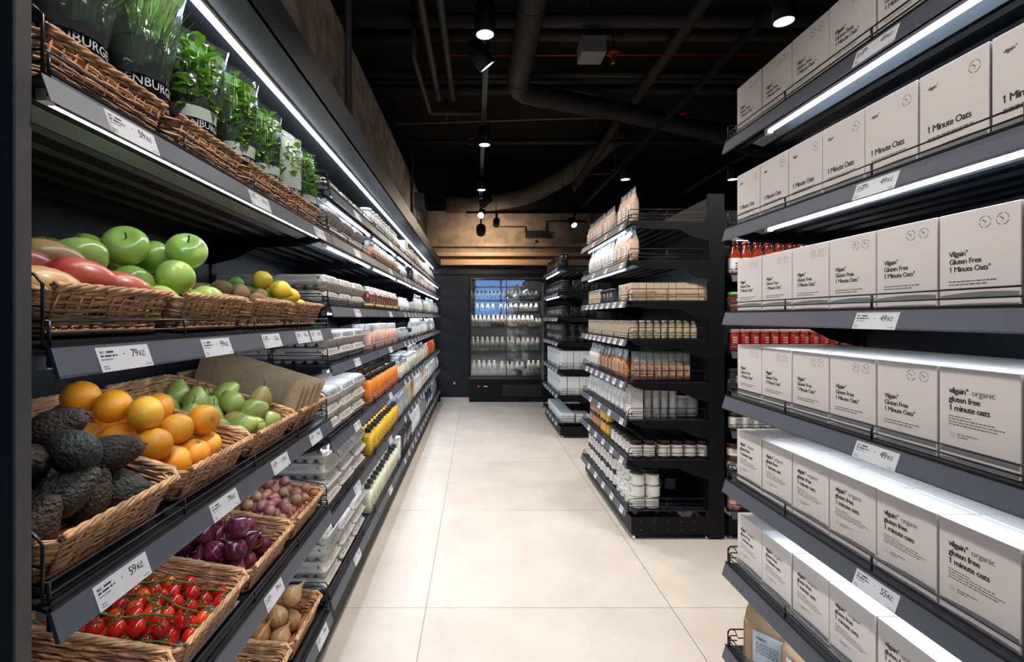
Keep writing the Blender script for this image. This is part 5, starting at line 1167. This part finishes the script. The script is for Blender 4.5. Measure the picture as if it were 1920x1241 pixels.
rr(5, 3.14, 3.26, BX_2, .11, .08, 'white carton'); endrow(5, XG+.125, 4, .055, CAN_W, 'slim white canister', 3.20, scale=(.58, .58, 1.03)); rr(5, 3.30, 4.38, P_WL, .105, .06, 'white labelled pouch', scale=(1, 1, .95))
endrow(5, XG+.36, 2, .07, CAN_W, 'shadowed white canister', 3.24, (1, 1, .75))
rr(6, 3.13, 3.70, JAR_W, .085, .08, 'black-lidded jar', rows=2, rstep=.084); endrow(6, XG+.22, 4, .084, JAR_W, 'white-labelled jar', 3.175); endrow(6, XG+.22, 3, .084, JAR_W, 'inner white-labelled jar', 3.26)
rr(6, 3.72, 4.0, JAR_Y, .078, .075, 'golden jar', two=1, h=.106); rr(6, 4.0, 4.38, JAR_C, .078, .075, 'copper jar', two=1, h=.106)
rr(7, 3.13, 3.52, CANF, .096, .094, 'white food can', two=2, h=.0745, rows=2, rstep=.097); rr(7, 3.54, 4.38, JAR_W, .084, .08, 'dark-lidded jar', two=1, h=.116, rows=2, rstep=.086)
endrow(7, XG+.29, 2, .10, JAR_W, 'jar with black lid', 3.50)
for k in range(8):
    n = (3, 3, 7, 8, 7, 4, 5, 5)[k]
    for j in range(n): put_tag('R', 3.20+j*(1.15/n), G1Z[k], 'small price tag on the %s middle-bay edge, %s from near' % (G[k], nth(j)), '99', .07, X=.955, group='middle bay price tags')
# ---------------------------------------------------------------- far bay (G2)
def r2(k, y0, y1, P, w_, dep, words, **kw): run('R', 0, y0, y1, P, w_, dep, words, kw.pop('group', words+' far bay'), x=kw.pop('x', XG), zt=G2Z[k], shelfwords=G[k]+' far-bay shelf', **kw)
def e2(k, X0, n, step, P, words, y, **kw): endrow(k, X0, n, step, P, words, y, Z=G2Z, bay='far-bay', **kw)
r2(0, 5.74, 6.95, TIN_D, .108, .10, 'tall black tin', scale=(1, 1, 1.0))
r2(1, 5.74, 6.95, TUB_D, .108, .10, 'black tub', scale=(1, 1, 1.25)); e2(1, XG+.20, 3, .115, TUB_D, 'large black tub', 5.80, scale=(1, 1, 1.25))
r2(2, 5.74, 6.95, JAR_DK, .084, .08, 'dark jar', scale=(1, 1, 1.3)); e2(2, XG+.18, 3, .10, TUB_D, 'squat black tub', 5.80)
r2(3, 5.74, 6.95, JAR_DK, .084, .08, 'small dark jar', two=1, h=.106); e2(3, XG+.15, 3, .10, JAR_DK, 'dark jar', 5.79, two=1, h=.106)
r2(4, 5.74, 6.95, BX_W, .137, .07, 'white carton', two=0, scale=(1, 1, 1.3), jit=.001, rotj=.01); e2(4, XG+.11, 5, .073, BX_W, 'white carton', 5.81, scale=(1, 1, 1.3))
r2(5, 5.74, 6.95, BX_W, .137, .07, 'lower white carton', two=0, scale=(1, 1, 1.3), jit=.001, rotj=.01); e2(5, XG+.11, 5, .073, BX_W, 'lower white carton', 5.81, scale=(1, 1, 1.3))
r2(6, 5.74, 6.95, BX_L, .262, .16, 'long white box', jit=.001, rotj=.01); r2(6, 5.74, 6.1, BX_L, .262, .16, 'long white box set back', x=XG+.18, jit=.001, rotj=.01, scale=(1, 1, .9))
for k in range(7):
    for j in range(5): put_tag('R', 5.82+j*.23, G2Z[k], 'tiny price tag on the %s far-bay edge, %s from near' % (G[k], nth(j)), '99', .07, X=.955, group='far bay price tags')
# ---------------------------------------------------------------- sauces end shelf (G3)
def r3(k, n, step, P, words, x0=1.66, y=3.135, rows=1, scale=None, two=0, h=0, ystep=.075):
    for b in range(rows):
        for j in range(n):
            for u in range(two+1): spawn(P, '%s, %s from the black post on the %s sauce shelf%s%s' % (words, nth(j), G[k], ', behind' if b else '', ', upper' if u else ''), (x0+step*(j+.5*b), y+ystep*b, G3Z[k]+.001+u*h), R.uniform(-.3, .3), words+'s', scale)
r3(1, 11, .0735, SAUCE_B, 'tomato sauce bottle', rows=2, scale=(.88, .88, 1.28)); r3(2, 4, .08, SAUCE_G, 'green-lidded jar')
r3(3, 11, .0635, SAUCE, 'red sauce jar', rows=2, scale=(.84, .84, 1.18)); r3(3, 3, .08, SAUCE_G, 'green-lidded sauce jar', x0=2.39)
r3(4, 4, .084, JAR_DK, 'dark preserve jar', scale=(1, 1, 1.3)); r3(5, 8, .075, JAR_W, 'white-labelled sauce jar', scale=(.88, .88, .95)); r3(6, 4, .096, JAR_B, 'brown spread jar', two=1, h=.086); r3(7, 5, .085, JAR_P, 'pink jar', two=1, h=.086)
# ---------------------------------------------------------------- display fridge
fx0, fx1 = -.113, 1.198
t = thing('display_fridge', 'black glass-door display fridge full of milk bottles at the end of the aisle', 'fridge', ((fx0+fx1)/2, YB, 0))
def fr(name, mb, m_, par=None):
    o = obj(name, mb.build(name, m_), par or t); 
    if par is None: o.location = (-(fx0+fx1)/2, -YB, 0)
    return o
inner = mat('fridge_inside', (.10, .11, .12), .5)
mb = MB(); mb.box(fx0, fx1, YB-.03, YB+.75, 2.085, 2.135, 0); mb.box(fx0, fx0+.02, YB-.03, YB+.75, 0, 2.085, 0); mb.box(fx1-.02, fx1, YB-.03, YB+.75, 0, 2.085, 0); mb.box(fx0+.02, fx1-.02, YB+.70, YB+.75, 0, 2.085, 1); mb.box(fx0+.02, fx1-.02, YB-.01, YB+.70, .35, .44, 0)
fr('fridge_cabinet', mb, [black, inner])
mb = MB(); mb.box(fx0+.02, fx1-.02, YB-.045, YB-.01, .03, .385, 0)
for i in range(9): mb.box(fx0+.55, fx1-.1, YB-.049, YB-.045, .10+i*.022, .112+i*.022, 1)
mb.box(fx0+.14, fx0+.16, YB-.047, YB-.045, .262, .274, 2); mb.box(fx0+.24, fx0+.30, YB-.047, YB-.045, .26, .272, 3)
fr('vent_grille', mb, [black, mat('grille_dark', (.03, .03, .03), .4), mat('red_display', (1, .05, .02), .4, emit=2), mat('amber_display', (.6, .5, .25), .4, emit=.35)])
mb = MB(); mb.box(fx0, fx1, YB-.05, YB-.01, .385, .43, 0); fr('bumper_rail', mb, [chrome_d])
for n, (a, b) in enumerate([(fx0+.02, .505), (.505, fx1-.02)]):
    mb = MB(); mb.box(a, b, YB-.04, YB-.028, .435, .45, 0); mb.box(a, b, YB-.04, YB-.028, 2.07, 2.083, 0); mb.box(a, a+.008, YB-.04, YB-.028, .45, 2.07, 0); mb.box(b-.008, b, YB-.04, YB-.028, .45, 2.07, 0)
    d_ = fr('door', mb, [chrome_d]); g = MB(); g.box(a+.008, b-.008, YB-.037, YB-.031, .45, 2.07, 0); fr('glass_pane', g, [bpy.data.materials.get('fridge_glass') or film_mat('fridge_glass', (.7, .85, .9), .004, .02, 2.05)], d_)
mb = MB(); mb.box(1.09, 1.13, YB-.07, YB-.04, .38, 2.0, 0); fr('door_handle', mb, [mat('grey_upright', (.12, .13, .14), .4)])
FZ = [1.73, 1.515, 1.262, .852, .476]
for z in FZ:
    mb = MB(); mb.box(fx0+.02, fx1-.02, YB+.03, YB+.60, z-.012, z, 0); s_ = fr('shelf', mb, [mat('fridge_shelf', (.40, .43, .45), .3, metal=.6)])
    mb = MB(); mb.box(fx0+.03, fx1-.03, YB+.015, YB+.029, z-.035, z+.012, 0); fr('price_strip', mb, [mat('price_strip_grey', (.26, .28, .31), .4)], s_)
fled = mat('fridge_led', (1, .97, .88), .4, emit=28)
for z in [2.075]+[z_-.014 for z_ in FZ[:-1]]:
    mb = MB(); mb.box(fx0+.04, fx1-.04, YB+.034, YB+.042, z-.010, z, 0)
    mb.box(fx0+.04, fx1-.04, YB+.028, YB+.033, z-.014, z, 1); fr('light_strip', mb, [fled, MATS['price_strip_grey']])
def fxp(c): return (860+c/4.137-CX)/F*(YB+.09)
ROWS = [(0, [98+31.5*i for i in range(17)], 's'), (1, [142, 182, 226, 266, 328, 370, 405, 445, 486, 526, 563, 602], 's'),
        (2, [105, 135, 168, 200, 234], 'n'), (2, [270, 303, 336], 'c'), (2, [368, 400, 433], 'p'), (2, [468, 501, 536, 568], 'y'), (2, [605, 630], 's'),
        (3, [110, 146, 184, 223, 261, 300, 339, 378, 416], 'a'), (3, [465, 503, 540, 577, 614], 'r'),
        (4, [117, 158, 197, 237, 276], 'b'), (4, [339, 379], 'n'), (4, [417, 456, 495], 'k'), (4, [546, 582, 620], 'b')]
KN = {'s': 'small white bottle', 'n': 'plain white bottle', 'c': 'chocolate milk bottle', 'p': 'pinkish milk bottle', 'y': 'ochre milk bottle', 'a': 'tall white milk bottle', 'r': 'white milk bottle with crimson cap', 'b': 'milk bottle with grey print', 'k': 'stout bottle with brown print'}
for n, (k, xs, kd) in enumerate(ROWS):
    for j, c in enumerate(xs):
        for b in range(2): spawn(MK[kd], '%s, %s of its kind, %s fridge shelf%s%s' % (KN[kd], nth(j), G[k], ', right side' if n in (6, 12) else '', ', behind' if b else ''), (fxp(c), YB+.075+.085*b, FZ[k]+.001), R.uniform(-.2, .2), KN[kd]+'s', (1, 1, 1.05 if kd != 'a' else 1))
for k in range(5):
    for j, c in enumerate([190, 430, 560]): put_tag('F', fxp(c), FZ[k]+.048, 'white price tag on the %s fridge shelf, %s from left' % (G[k], nth(j)), '39', .10, X=YB+.015+.009, group='fridge price tags')
